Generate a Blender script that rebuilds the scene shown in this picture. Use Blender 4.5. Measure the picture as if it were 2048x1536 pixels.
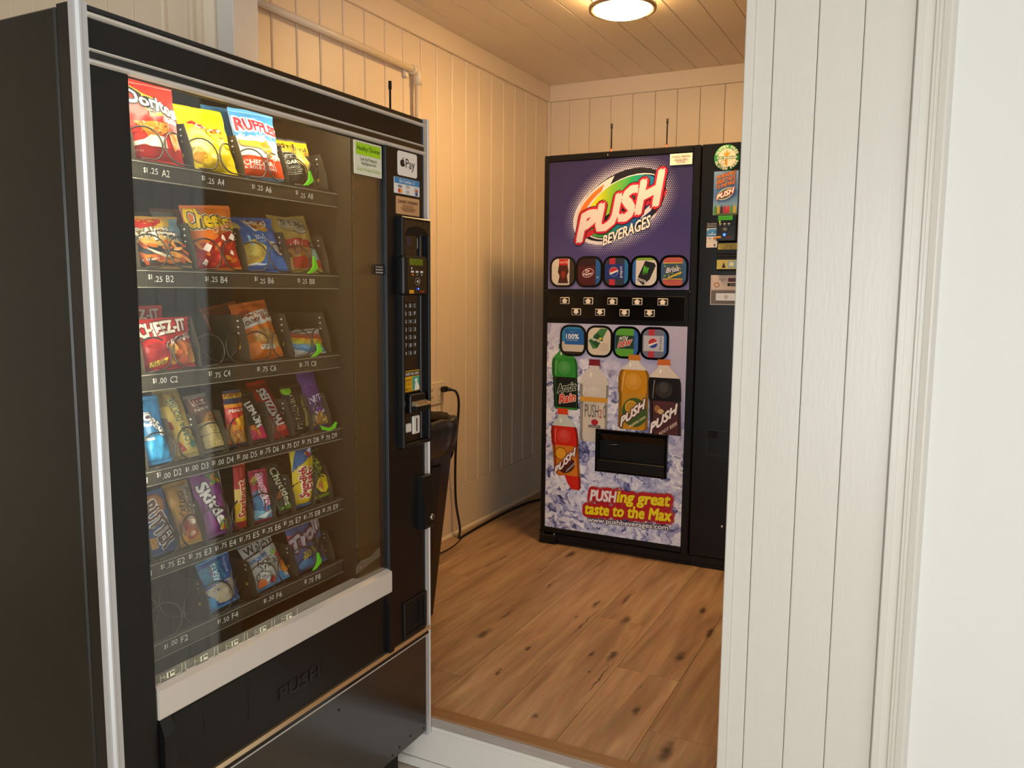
import bpy, bmesh, math, random
from mathutils import Vector, Matrix, noise
from mathutils.geometry import tessellate_polygon

for o in list(bpy.data.objects):
    bpy.data.objects.remove(o)
S = bpy.context.scene
COL = S.collection
R = math.radians
PI = math.pi
HS = 0.170      # height of the raised floor

# ------------------------------------------------------------------ camera
CAM = (2.0430, 0.0, 1.3888)
YAW, PITCH, ROLL = R(27.038), R(6.624), R(0.4588)
fw = Vector((-math.sin(YAW) * math.cos(PITCH), math.cos(YAW) * math.cos(PITCH), -math.sin(PITCH)))
rt = Vector((math.cos(YAW), math.sin(YAW), 0))
up = rt.cross(fw)
rt2 = rt * math.cos(ROLL) + up * math.sin(ROLL)
up2 = up * math.cos(ROLL) - rt * math.sin(ROLL)
cam_d = bpy.data.cameras.new('camera')
cam = bpy.data.objects.new('camera', cam_d)
COL.objects.link(cam)
cam.matrix_world = Matrix(((rt2.x, up2.x, -fw.x, CAM[0]), (rt2.y, up2.y, -fw.y, CAM[1]), (rt2.z, up2.z, -fw.z, CAM[2]), (0, 0, 0, 1)))
cam_d.sensor_fit = 'HORIZONTAL'
cam_d.sensor_width = 36.0
cam_d.lens = 1620.1 / 2048 * 36
cam_d.clip_start = 0.05
S.camera = cam

# ------------------------------------------------------------------ world, light, exposure
W = bpy.data.worlds.new('daylight_sky')
S.world = W
W.use_nodes = True
wn = W.node_tree.nodes
wl = W.node_tree.links
wn.clear()
w_out = wn.new('ShaderNodeOutputWorld')
w_bg = wn.new('ShaderNodeBackground')
w_bg.inputs['Color'].default_value = (0.95, 0.97, 1.0, 1)
w_bg.inputs['Strength'].default_value = 1.0
wl.new(w_bg.outputs[0], w_out.inputs[0])

def area(name, loc, target, sx, sy, power, color):
    d = bpy.data.lights.new(name, 'AREA')
    d.shape = 'RECTANGLE'
    d.size, d.size_y = sx, sy
    d.energy = power
    d.color = color
    o = bpy.data.objects.new(name, d)
    COL.objects.link(o)
    o.location = loc
    o.rotation_euler = (Vector(target) - Vector(loc)).to_track_quat('-Z', 'Y').to_euler()
    o['kind'] = 'helper'
    return o

# daylight entering by the two windows of the front room (behind and to the right of the camera)
area('window_daylight', (2.6, -3.02, 1.05), (2.6, 0, 0.80), 2.2, 1.7, 104, (0.94, 0.98, 1.0))
area('window_daylight', (4.02, 0.15, 0.95), (0, 0.15, 0.70), 1.7, 1.6, 7, (0.94, 0.98, 1.0))

S.view_settings.view_transform = 'Standard'
S.view_settings.look = 'None'
S.view_settings.gamma = 1.0
S.view_settings.use_curve_mapping = False
S.view_settings.exposure = 0.0
S.cycles.use_denoising = True
S.cycles.max_bounces = 10
S.cycles.diffuse_bounces = 7
S.cycles.glossy_bounces = 4
S.cycles.transparent_max_bounces = 12
S.cycles.sample_clamp_indirect = 6.0
S.cycles.caustics_reflective = False
S.cycles.caustics_refractive = False

# ------------------------------------------------------------------ materials
def lin(h):
    if isinstance(h, str):
        h = h.lstrip('#')
        c = [int(h[i:i + 2], 16) / 255 for i in (0, 2, 4)]
    else:
        c = list(h)
    return tuple(x / 12.92 if x <= 0.04045 else ((x + 0.055) / 1.055) ** 2.4 for x in c) + (1.0,)

MATS = {}
def mat(name, color, rough=0.5, metal=0.0, spec=0.5, emit=None, es=0.0, var=0.0, vscale=8.0, bump=0.0, bscale=60.0, stretch=None):
    """Principled material; var = noise variation of the colour, bump = fine relief."""
    if name in MATS:
        return MATS[name]
    m = bpy.data.materials.new(name)
    m.use_nodes = True
    nt = m.node_tree
    b = nt.nodes['Principled BSDF']
    c = lin(color)
    b.inputs['Base Color'].default_value = c
    b.inputs['Roughness'].default_value = rough
    b.inputs['Metallic'].default_value = metal
    b.inputs['Specular IOR Level'].default_value = spec
    if emit is not None:
        b.inputs['Emission Color'].default_value = lin(emit)
        b.inputs['Emission Strength'].default_value = es
    if var > 0 or bump > 0:
        tc = nt.nodes.new('ShaderNodeNewGeometry')
        mp = nt.nodes.new('ShaderNodeMapping')
        nt.links.new(tc.outputs['Position'], mp.inputs['Vector'])
        if stretch:
            mp.inputs['Scale'].default_value = stretch
        if var > 0:
            n = nt.nodes.new('ShaderNodeTexNoise')
            n.inputs['Scale'].default_value = vscale
            n.inputs['Detail'].default_value = 4
            nt.links.new(mp.outputs[0], n.inputs['Vector'])
            mx = nt.nodes.new('ShaderNodeMix')
            mx.data_type = 'RGBA'
            mx.inputs[6].default_value = tuple(x * (1 - var) for x in c[:3]) + (1,)
            mx.inputs[7].default_value = tuple(min(1, x * (1 + var)) for x in c[:3]) + (1,)
            nt.links.new(n.outputs['Fac'], mx.inputs[0])
            nt.links.new(mx.outputs[2], b.inputs['Base Color'])
        if bump > 0:
            n2 = nt.nodes.new('ShaderNodeTexNoise')
            n2.inputs['Scale'].default_value = bscale
            n2.inputs['Detail'].default_value = 3
            nt.links.new(mp.outputs[0], n2.inputs['Vector'])
            bp = nt.nodes.new('ShaderNodeBump')
            bp.inputs['Strength'].default_value = bump
            bp.inputs['Distance'].default_value = 0.004
            nt.links.new(n2.outputs['Fac'], bp.inputs['Height'])
            nt.links.new(bp.outputs[0], b.inputs['Normal'])
    MATS[name] = m
    return m

def K(h, rough=0.45, metal=0.0):
    """plain printed colour"""
    return mat('print_%s_%d_%d' % (h.lstrip('#'), int(rough * 100), int(metal * 100)), h, rough, metal, 0.4)

def ramp_mat(name, stops, axis, lo, hi, rough=0.35, space='Position'):
    """printed colour gradient along a world axis"""
    if name in MATS:
        return MATS[name]
    m = mat(name, '#808080', rough)
    nt = m.node_tree
    b = nt.nodes['Principled BSDF']
    g = nt.nodes.new('ShaderNodeNewGeometry')
    sx = nt.nodes.new('ShaderNodeSeparateXYZ')
    nt.links.new(g.outputs['Position'], sx.inputs[0])
    mr = nt.nodes.new('ShaderNodeMapRange')
    mr.inputs['From Min'].default_value = lo
    mr.inputs['From Max'].default_value = hi
    nt.links.new(sx.outputs[axis], mr.inputs['Value'])
    cr = nt.nodes.new('ShaderNodeValToRGB')
    el = cr.color_ramp.elements
    while len(el) < len(stops):
        el.new(0.5)
    for e, (p, c) in zip(el, stops):
        e.position = p
        e.color = lin(c)
    nt.links.new(mr.outputs[0], cr.inputs[0])
    nt.links.new(cr.outputs[0], b.inputs['Base Color'])
    return m

def glass_mat(name, tint=(0.93, 0.95, 0.93), ior=1.75):
    if name in MATS:
        return MATS[name]
    m = bpy.data.materials.new(name)
    m.use_nodes = True
    nt = m.node_tree
    nt.nodes.clear()
    o = nt.nodes.new('ShaderNodeOutputMaterial')
    mx = nt.nodes.new('ShaderNodeMixShader')
    t = nt.nodes.new('ShaderNodeBsdfTransparent')
    t.inputs[0].default_value = tint + (1,)
    g = nt.nodes.new('ShaderNodeBsdfGlossy')
    g.inputs['Roughness'].default_value = 0.015
    f = nt.nodes.new('ShaderNodeFresnel')
    # thin pane: the same Fresnel reflectance from either side of the sheet
    ge = nt.nodes.new('ShaderNodeNewGeometry')
    io = nt.nodes.new('ShaderNodeMapRange')
    io.inputs['To Min'].default_value = ior
    io.inputs['To Max'].default_value = 1.0 / ior
    nt.links.new(ge.outputs['Backfacing'], io.inputs['Value'])
    nt.links.new(io.outputs[0], f.inputs['IOR'])
    nt.links.new(f.outputs[0], mx.inputs[0])
    nt.links.new(t.outputs[0], mx.inputs[1])
    nt.links.new(g.outputs[0], mx.inputs[2])
    nt.links.new(mx.outputs[0], o.inputs[0])
    MATS[name] = m
    return m

M_cream = mat('cream_paint', '#e2d2bb', 0.42, var=0.03, vscale=3, bump=0.10, bscale=40)
M_ceil = mat('ceiling_paint', '#efe0c8', 0.5, var=0.03, vscale=3, bump=0.08, bscale=40)
M_white = mat('white_gloss_paint', '#d3cfc7', 0.35, var=0.02, vscale=4, bump=0.10, bscale=25, stretch=(6, 6, 1))
M_drywall = mat('white_wall_paint', '#dcdcd8', 0.6, var=0.012, vscale=2, bump=0.05, bscale=120)
M_gap = mat('dark_gap', '#241e17', 0.8)
M_blackpaint = mat('black_cabinet_paint', '#191812', 0.30, spec=0.35, var=0.10, vscale=5, bump=0.04, bscale=300)
M_black = mat('black_plastic', '#0c0c0d', 0.38, spec=0.35)
M_blackgloss = mat('black_gloss_panel', '#0b0b0c', 0.16, spec=0.5, bump=0.02, bscale=30)
M_blackmat = mat('black_matte', '#0d0c0b', 0.65, spec=0.25)
M_bevblack = mat('beverage_black', '#0d0e11', 0.30, spec=0.35)
M_bevside = mat('beverage_side_panel', '#17191d', 0.30, spec=0.5)
M_alu = mat('brushed_aluminium', '#c2c3c5', 0.36, metal=0.45, var=0.05, vscale=30, stretch=(20, 20, 0.5))
M_aluh = mat('brushed_aluminium_band', '#cfcbc3', 0.4, metal=0.25, var=0.05, vscale=30, stretch=(1, 0.5, 30))
M_silverbar = mat('silver_panel', '#cdc5bc', 0.45, metal=0.15, var=0.02, vscale=40)
M_inner = mat('machine_liner', '#2a241b', 0.55, spec=0.3, var=0.15, vscale=6)
M_rail = mat('tray_rail', '#3b382f', 0.3, spec=0.5, var=0.08, vscale=20)
M_divider = mat('tray_divider', '#454035', 0.45, spec=0.35, var=0.06, vscale=20)
M_coil = mat('coil_wire', '#55504a', 0.28, metal=0.9)
M_steel = mat('steel', '#9a9690', 0.3, metal=0.9)
M_nickel = mat('brushed_nickel', '#a8957a', 0.35, metal=0.7)
M_rubber = mat('black_rubber', '#0c0b0b', 0.6)
M_bag = mat('trash_bag_film', '#1d1916', 0.3, spec=0.7, bump=0.5, bscale=22)
M_bin = mat('bin_plastic', '#16110f', 0.4, spec=0.4, var=0.1, vscale=6)
M_wht = mat('print_white', '#f1efe8', 0.45)
M_green = mat('bright_green_plastic', '#6fe01c', 0.4)
M_outlet = mat('outlet_plastic', '#d9cdb6', 0.4)
M_pipe = mat('painted_pipe', '#e3d8c6', 0.4)
M_glass = glass_mat('window_glass', (0.95, 0.965, 0.95))

def lamp_material(name, strength):
    m = mat(name, '#fff2d8', 0.4)
    b = m.node_tree.nodes['Principled BSDF']
    b.inputs['Emission Color'].default_value = (1.0, 0.60, 0.235, 1)
    b.inputs['Emission Strength'].default_value = strength
    return m

def tube_material():
    m = mat('light_tube', '#ffffff', 0.4)
    b = m.node_tree.nodes['Principled BSDF']
    b.inputs['Emission Color'].default_value = (1.0, 0.90, 0.68, 1)
    b.inputs['Emission Strength'].default_value = 46.0
    return m

def floor_material():
    m = mat('oak_plank', '#9a7048', 0.42, spec=0.4)
    nt = m.node_tree
    N, L = nt.nodes, nt.links
    b = N['Principled BSDF']
    g = N.new('ShaderNodeNewGeometry')
    at = N.new('ShaderNodeAttribute')
    at.attribute_name = 'plank'
    # shift the grain per plank
    off = N.new('ShaderNodeVectorMath'); off.operation = 'MULTIPLY_ADD'
    off.inputs[1].default_value = (7.3, 3.1, 5.7)
    L.new(at.outputs['Color'], off.inputs[0])
    L.new(g.outputs['Position'], off.inputs[2])
    mp = N.new('ShaderNodeMapping'); mp.inputs['Scale'].default_value = (9, 0.9, 1)
    L.new(off.outputs[0], mp.inputs['Vector'])
    n1 = N.new('ShaderNodeTexNoise'); n1.inputs['Scale'].default_value = 2.2; n1.inputs['Detail'].default_value = 8; n1.inputs['Distortion'].default_value = 0.8
    L.new(mp.outputs[0], n1.inputs['Vector'])
    cr = N.new('ShaderNodeValToRGB')
    e = cr.color_ramp.elements
    e[0].position, e[0].color = 0.30, lin('#9a7a60')
    e[1].position, e[1].color = 0.72, lin('#ccae8c')
    e.new(0.5).color = lin('#b89676')
    L.new(n1.outputs['Fac'], cr.inputs[0])
    # fine fibres
    mp2 = N.new('ShaderNodeMapping'); mp2.inputs['Scale'].default_value = (120, 5, 1)
    L.new(off.outputs[0], mp2.inputs['Vector'])
    n2 = N.new('ShaderNodeTexNoise'); n2.inputs['Scale'].default_value = 1.5; n2.inputs['Detail'].default_value = 3
    L.new(mp2.outputs[0], n2.inputs['Vector'])
    m1 = N.new('ShaderNodeMix'); m1.data_type = 'RGBA'; m1.blend_type = 'MULTIPLY'
    m1.inputs[0].default_value = 0.42
    L.new(cr.outputs[0], m1.inputs[6]); L.new(n2.outputs['Color'], m1.inputs[7])
    # knots, each with its own size and slant, edges broken up by noise
    nd = N.new('ShaderNodeTexNoise'); nd.inputs['Scale'].default_value = 30; nd.inputs['Detail'].default_value = 4
    L.new(g.outputs['Position'], nd.inputs['Vector'])
    wob = N.new('ShaderNodeVectorMath'); wob.operation = 'MULTIPLY_ADD'; wob.inputs[1].default_value = (0.022, 0.09, 0)
    L.new(nd.outputs['Color'], wob.inputs[0]); L.new(g.outputs['Position'], wob.inputs[2])
    last = None
    KN = [(0.7, 2.428, .020, .05), (0.694, 2.608, .006, .06), (0.886, 2.194, .008, .02), (0.894, 2.384, .008, .018), (1.105, 1.994, .009, .018), (1.101, 2.452, .008, .03), (1.141, 2.33, .007, .018), (1.168, 2.474, .012, .05),
          (0.955, 2.87, .010, .05), (1.045, 2.978, .006, .09), (1.11, 2.778, .018, .05), (0.932, 2.714, .006, .015), (1.353, 2.166, .010, .04), (1.372, 2.57, .018, .05), (1.492, 1.995, .020, .05), (0.633, 3.375, .016, .05), (0.603, 3.135, .005, .08),
          (1.342, 3.005, .014, .04), (0.225, 3.332, .006, .07), (0.381, 3.19, .005, .05), (1.187, 2.304, .004, .14), (0.982, 2.673, .004, .14), (1.148, 3.729, .008, .05), (1.414, 2.815, .010, .06), (0.711, 2.973, .007, .05), (1.62, 2.4, .01, .05)]
    for kx, ky, ra, rb in KN:
        sb_ = N.new('ShaderNodeVectorMath'); sb_.operation = 'SUBTRACT'; sb_.inputs[1].default_value = (kx + 0.011, ky + 0.045, HS)
        L.new(wob.outputs[0], sb_.inputs[0])
        sc_ = N.new('ShaderNodeVectorMath'); sc_.operation = 'MULTIPLY'; sc_.inputs[1].default_value = (1 / ra, 1 / rb, 0)
        L.new(sb_.outputs[0], sc_.inputs[0])
        ln_ = N.new('ShaderNodeVectorMath'); ln_.operation = 'LENGTH'
        L.new(sc_.outputs[0], ln_.inputs[0])
        if last is None:
            last = ln_.outputs['Value']
        else:
            mn = N.new('ShaderNodeMath'); mn.operation = 'MINIMUM'
            L.new(last, mn.inputs[0]); L.new(ln_.outputs['Value'], mn.inputs[1])
            last = mn.outputs[0]
    kk = N.new('ShaderNodeMapRange'); kk.inputs['From Min'].default_value = 0.30; kk.inputs['From Max'].default_value = 1.2
    kk.inputs['To Min'].default_value = 0.85; kk.inputs['To Max'].default_value = 0.0
    L.new(last, kk.inputs['Value'])
    # cracks: long thin dark streaks
    mp4 = N.new('ShaderNodeMapping'); mp4.inputs['Scale'].default_value = (16, 1.6, 1)
    mp4.inputs['Rotation'].default_value = (0, 0, 0.05)
    L.new(off.outputs[0], mp4.inputs['Vector'])
    n4 = N.new('ShaderNodeTexNoise'); n4.inputs['Scale'].default_value = 1.3; n4.inputs['Detail'].default_value = 5; n4.inputs['Distortion'].default_value = 1.2
    L.new(mp4.outputs[0], n4.inputs['Vector'])
    k4 = N.new('ShaderNodeMapRange'); k4.inputs['From Min'].default_value = 0.70; k4.inputs['From Max'].default_value = 0.77
    k4.inputs['To Max'].default_value = 0.75
    L.new(n4.outputs['Fac'], k4.inputs['Value'])
    mxm = N.new('ShaderNodeMath'); mxm.operation = 'MAXIMUM'
    L.new(kk.outputs[0], mxm.inputs[0]); L.new(k4.outputs[0], mxm.inputs[1])
    m2 = N.new('ShaderNodeMix'); m2.data_type = 'RGBA'
    m2.inputs[7].default_value = lin('#33251a')
    L.new(mxm.outputs[0], m2.inputs[0]); L.new(m1.outputs[2], m2.inputs[6])
    # tone per plank
    hsv = N.new('ShaderNodeHueSaturation')
    sep = N.new('ShaderNodeSeparateColor')
    L.new(at.outputs['Color'], sep.inputs[0])
    mv = N.new('ShaderNodeMapRange'); mv.inputs['To Min'].default_value = 0.88; mv.inputs['To Max'].default_value = 1.12
    L.new(sep.outputs[0], mv.inputs['Value'])
    L.new(mv.outputs[0], hsv.inputs['Value'])
    L.new(m2.outputs[2], hsv.inputs['Color'])
    L.new(hsv.outputs[0], b.inputs['Base Color'])
    bp = N.new('ShaderNodeBump'); bp.inputs['Strength'].default_value = 0.12; bp.inputs['Distance'].default_value = 0.002
    L.new(n2.outputs['Fac'], bp.inputs['Height']); L.new(bp.outputs[0], b.inputs['Normal'])
    return m
M_floor = floor_material()

def ice_material():
    m = mat('ice_print', '#b9bde0', 0.30, spec=0.35)
    nt = m.node_tree
    N, L = nt.nodes, nt.links
    b = N['Principled BSDF']
    g = N.new('ShaderNodeNewGeometry')
    mp = N.new('ShaderNodeMapping'); mp.inputs['Scale'].default_value = (1, 0.0, 1)
    L.new(g.outputs['Position'], mp.inputs['Vector'])
    w = N.new('ShaderNodeTexNoise'); w.inputs['Scale'].default_value = 9; w.inputs['Detail'].default_value = 4
    L.new(mp.outputs[0], w.inputs['Vector'])
    wa = N.new('ShaderNodeMix'); wa.data_type = 'RGBA'; wa.blend_type = 'ADD'; wa.inputs[0].default_value = 0.16
    L.new(mp.outputs[0], wa.inputs[6]); L.new(w.outputs['Color'], wa.inputs[7])
    vo = N.new('ShaderNodeTexVoronoi'); vo.inputs['Scale'].default_value = 40; vo.inputs['Randomness'].default_value = 1
    L.new(wa.outputs[2], vo.inputs['Vector'])
    vc = N.new('ShaderNodeSeparateColor'); L.new(vo.outputs['Color'], vc.inputs[0])
    n = N.new('ShaderNodeTexNoise'); n.inputs['Scale'].default_value = 55; n.inputs['Detail'].default_value = 8; n.inputs['Roughness'].default_value = 0.75
    L.new(wa.outputs[2], n.inputs['Vector'])
    n3 = N.new('ShaderNodeTexNoise'); n3.inputs['Scale'].default_value = 5; n3.inputs['Detail'].default_value = 2
    L.new(mp.outputs[0], n3.inputs['Vector'])
    s1 = N.new('ShaderNodeMath'); s1.operation = 'MULTIPLY_ADD'; s1.inputs[1].default_value = 0.28
    L.new(vc.outputs[0], s1.inputs[0])
    s2 = N.new('ShaderNodeMath'); s2.operation = 'MULTIPLY_ADD'; s2.inputs[1].default_value = 0.62
    L.new(n.outputs['Fac'], s2.inputs[0]); L.new(s2.outputs[0], s1.inputs[2])
    s3 = N.new('ShaderNodeMath'); s3.operation = 'MULTIPLY_ADD'; s3.inputs[1].default_value = 0.16; s3.inputs[2].default_value = -0.04
    L.new(n3.outputs['Fac'], s3.inputs[0]); L.new(s3.outputs[0], s2.inputs[2])
    cr = N.new('ShaderNodeValToRGB')
    e = cr.color_ramp.elements
    e[0].position, e[0].color = 0.27, lin('#1f2444')
    e[1].position, e[1].color = 0.62, lin('#f4f4fa')
    e.new(0.35).color = lin('#565c90')
    e.new(0.41).color = lin('#a9acd2')
    e.new(0.50).color = lin('#d2d4ec')
    L.new(s1.outputs[0], cr.inputs[0])
    # plain lavender towards the upper right of the print
    sx = N.new('ShaderNodeSeparateXYZ'); L.new(g.outputs['Position'], sx.inputs[0])
    ma = N.new('ShaderNodeMath'); ma.operation = 'MULTIPLY_ADD'; ma.inputs[1].default_value = 0.75
    L.new(sx.outputs[0], ma.inputs[0]); L.new(sx.outputs[2], ma.inputs[2])
    mr = N.new('ShaderNodeMapRange'); mr.inputs['From Min'].default_value = 1.45; mr.inputs['From Max'].default_value = 1.72
    L.new(ma.outputs[0], mr.inputs['Value'])
    mx = N.new('ShaderNodeMix'); mx.data_type = 'RGBA'; mx.inputs[7].default_value = lin('#b9b8d8')
    L.new(mr.outputs[0], mx.inputs[0]); L.new(cr.outputs[0], mx.inputs[6])
    L.new(mx.outputs[2], b.inputs['Base Color'])
    return m
M_ice = ice_material()
M_purple = ramp_mat('purple_print', [(0.0, '#827ba8'), (0.22, '#4c4682'), (0.5, '#3a3570'), (1.0, '#2c2850')], 2, 1.395, 1.97, rough=0.22)
M_rainbow = ramp_mat('rainbow_print', [(0.0, '#e8d820'), (0.3, '#7fb52c'), (0.6, '#1f9a5a'), (1.0, '#1565c0')], 0, 0.66, 0.98)
M_rainbow2 = ramp_mat('rainbow_print_low', [(0.0, '#5fae30'), (0.35, '#1a9448'), (0.7, '#1668b4'), (1.0, '#20307a')], 0, 0.64, 0.92)

# ------------------------------------------------------------------ mesh helpers
class MB:
    """collects shapes with their materials and links them as ONE mesh object"""
    def __init__(s):
        s.bm = bmesh.new()
        s.mats = []
    def mi(s, m):
        if m not in s.mats:
            s.mats.append(m)
        return s.mats.index(m)
    def _tag(s, faces, m, smooth=False):
        i = s.mi(m)
        for f in faces:
            f.material_index = i
            f.smooth = smooth
    def box(s, x0, x1, y0, y1, z0, z1, m, bev=0.0, seg=1):
        x0, x1 = sorted((x0, x1)); y0, y1 = sorted((y0, y1)); z0, z1 = sorted((z0, z1))
        mt = Matrix.Translation(((x0 + x1) / 2, (y0 + y1) / 2, (z0 + z1) / 2)) @ Matrix.Diagonal((x1 - x0, y1 - y0, z1 - z0, 1))
        r = bmesh.ops.create_cube(s.bm, size=1.0, matrix=mt)
        vs = r['verts']
        es = {e for v in vs for e in v.link_edges}
        if bev > 0:
            r = bmesh.ops.bevel(s.bm, geom=list(es), offset=min(bev, 0.45 * min(x1 - x0, y1 - y0, z1 - z0)), segments=seg, affect='EDGES', profile=0.5)
            s._tag(r['faces'], m)
            fs = {f for f in r['faces']}
            vs2 = {v for f in fs for v in f.verts}
            fs |= {f for v in vs2 for f in v.link_faces}
            s._tag(fs, m)
        else:
            s._tag({f for v in vs for f in v.link_faces}, m)
        return s
    def prism(s, pts, axis, a0, a1, m, smooth=False):
        """polygon pts (2D) extruded along axis from a0 to a1; 2D order: x->(y,z), y->(x,z), z->(x,y)"""
        def P(p, a):
            return {'x': (a, p[0], p[1]), 'y': (p[0], a, p[1]), 'z': (p[0], p[1], a)}[axis]
        A = [s.bm.verts.new(P(p, a0)) for p in pts]
        B = [s.bm.verts.new(P(p, a1)) for p in pts]
        n = len(pts)
        fs = [s.bm.faces.new(A), s.bm.faces.new(B[::-1])]
        sd = [s.bm.faces.new((A[i], B[i], B[(i + 1) % n], A[(i + 1) % n])) for i in range(n)]
        s._tag(fs, m)
        s._tag(sd, m, smooth)
        return s
    def tube(s, path, r, m, seg=8, closed=False, caps=True):
        path = [Vector(p) for p in path]
        n = len(path)
        rings = []
        prev = None
        for i, p in enumerate(path):
            a = path[(i - 1) % n] if (closed or i > 0) else p
            b = path[(i + 1) % n] if (closed or i < n - 1) else p
            t = (b - a).normalized()
            if prev is None:
                h = Vector((0, 0, 1)) if abs(t.z) < 0.9 else Vector((1, 0, 0))
                u = t.cross(h).normalized()
            else:
                u = (prev - t * prev.dot(t)).normalized()
            prev = u
            w = t.cross(u)
            rr = r(i / (n - 1)) if callable(r) else r
            rings.append([s.bm.verts.new(p + (u * math.cos(2 * PI * k / seg) + w * math.sin(2 * PI * k / seg)) * rr) for k in range(seg)])
        fs = []
        for i in range(n if closed else n - 1):
            A, B = rings[i], rings[(i + 1) % n]
            for k in range(seg):
                fs.append(s.bm.faces.new((A[k], A[(k + 1) % seg], B[(k + 1) % seg], B[k])))
        s._tag(fs, m, True)
        if caps and not closed:
            s._tag([s.bm.faces.new(rings[0][::-1]), s.bm.faces.new(rings[-1])], m)
        return s
    def lathe(s, prof, c, m, seg=40, axis='z'):
        """profile (r, h) turned about an axis through c"""
        rings = []
        for r, h in prof:
            ring = []
            for k in range(seg):
                a = 2 * PI * k / seg
                d = {'z': (r * math.cos(a), r * math.sin(a), h), 'x': (h, r * math.cos(a), r * math.sin(a)), 'y': (r * math.cos(a), h, r * math.sin(a))}[axis]
                ring.append(s.bm.verts.new(Vector(c) + Vector(d)))
            rings.append(ring)
        fs = []
        for A, B in zip(rings, rings[1:]):
            for k in range(seg):
                fs.append(s.bm.faces.new((A[k], A[(k + 1) % seg], B[(k + 1) % seg], B[k])))
        s._tag(fs, m, True)
        caps = []
        for ring, (r, h) in ((rings[0], prof[0]), (rings[-1], prof[-1])):
            if r > 1e-5:
                caps.append(s.bm.faces.new(ring))
        s._tag(caps, m)
        return s
    def quad(s, a, b, c, d, m):
        f = s.bm.faces.new([s.bm.verts.new(p) for p in (a, b, c, d)])
        s._tag([f], m)
        return s
    def build(s, name, parent=None, normals=True):
        if normals:
            bmesh.ops.recalc_face_normals(s.bm, faces=s.bm.faces[:])
        me = bpy.data.meshes.new(name)
        s.bm.to_mesh(me)
        s.bm.free()
        for m in s.mats:
            me.materials.append(m)
        o = bpy.data.objects.new(name, me)
        COL.objects.link(o)
        if parent is not None:
            put(o, parent)
        return o

def put(o, parent):
    o.parent = parent
    o.matrix_parent_inverse = Matrix.Translation(parent.location).inverted()

def tag(o, label, cat=None, group=None, kind=None):
    if label: o['label'] = label
    if cat: o['category'] = cat
    if group: o['group'] = group
    if kind: o['kind'] = kind
    return o

def empty(name, loc, label, cat, group=None):
    o = bpy.data.objects.new(name, None)
    COL.objects.link(o)
    o.location = loc
    o.empty_display_size = 0.1
    tag(o, label, cat, group)
    return o

def struct(o):
    o['kind'] = 'structure'
    return o

# ---- lettering: outlines of the built-in font as flat triangles
TXT = {}
def text_geo(s, bold=0.0, shear=0.0, res=2):
    key = (s, bold, shear, res)
    if key not in TXT:
        cu = bpy.data.curves.new('letters', 'FONT')
        cu.body = s
        cu.size = 1.0
        cu.dimensions = '2D'
        cu.fill_mode = 'FRONT'
        cu.offset = bold
        cu.shear = shear
        cu.resolution_u = res
        o = bpy.data.objects.new('letters', cu)
        me = o.to_mesh()
        vs = [(v.co.x, v.co.y) for v in me.vertices]
        fs = [tuple(p.vertices) for p in me.polygons]
        o.to_mesh_clear()
        bpy.data.objects.remove(o)
        bpy.data.curves.remove(cu)
        TXT[key] = (vs, fs)
    return TXT[key]

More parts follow.
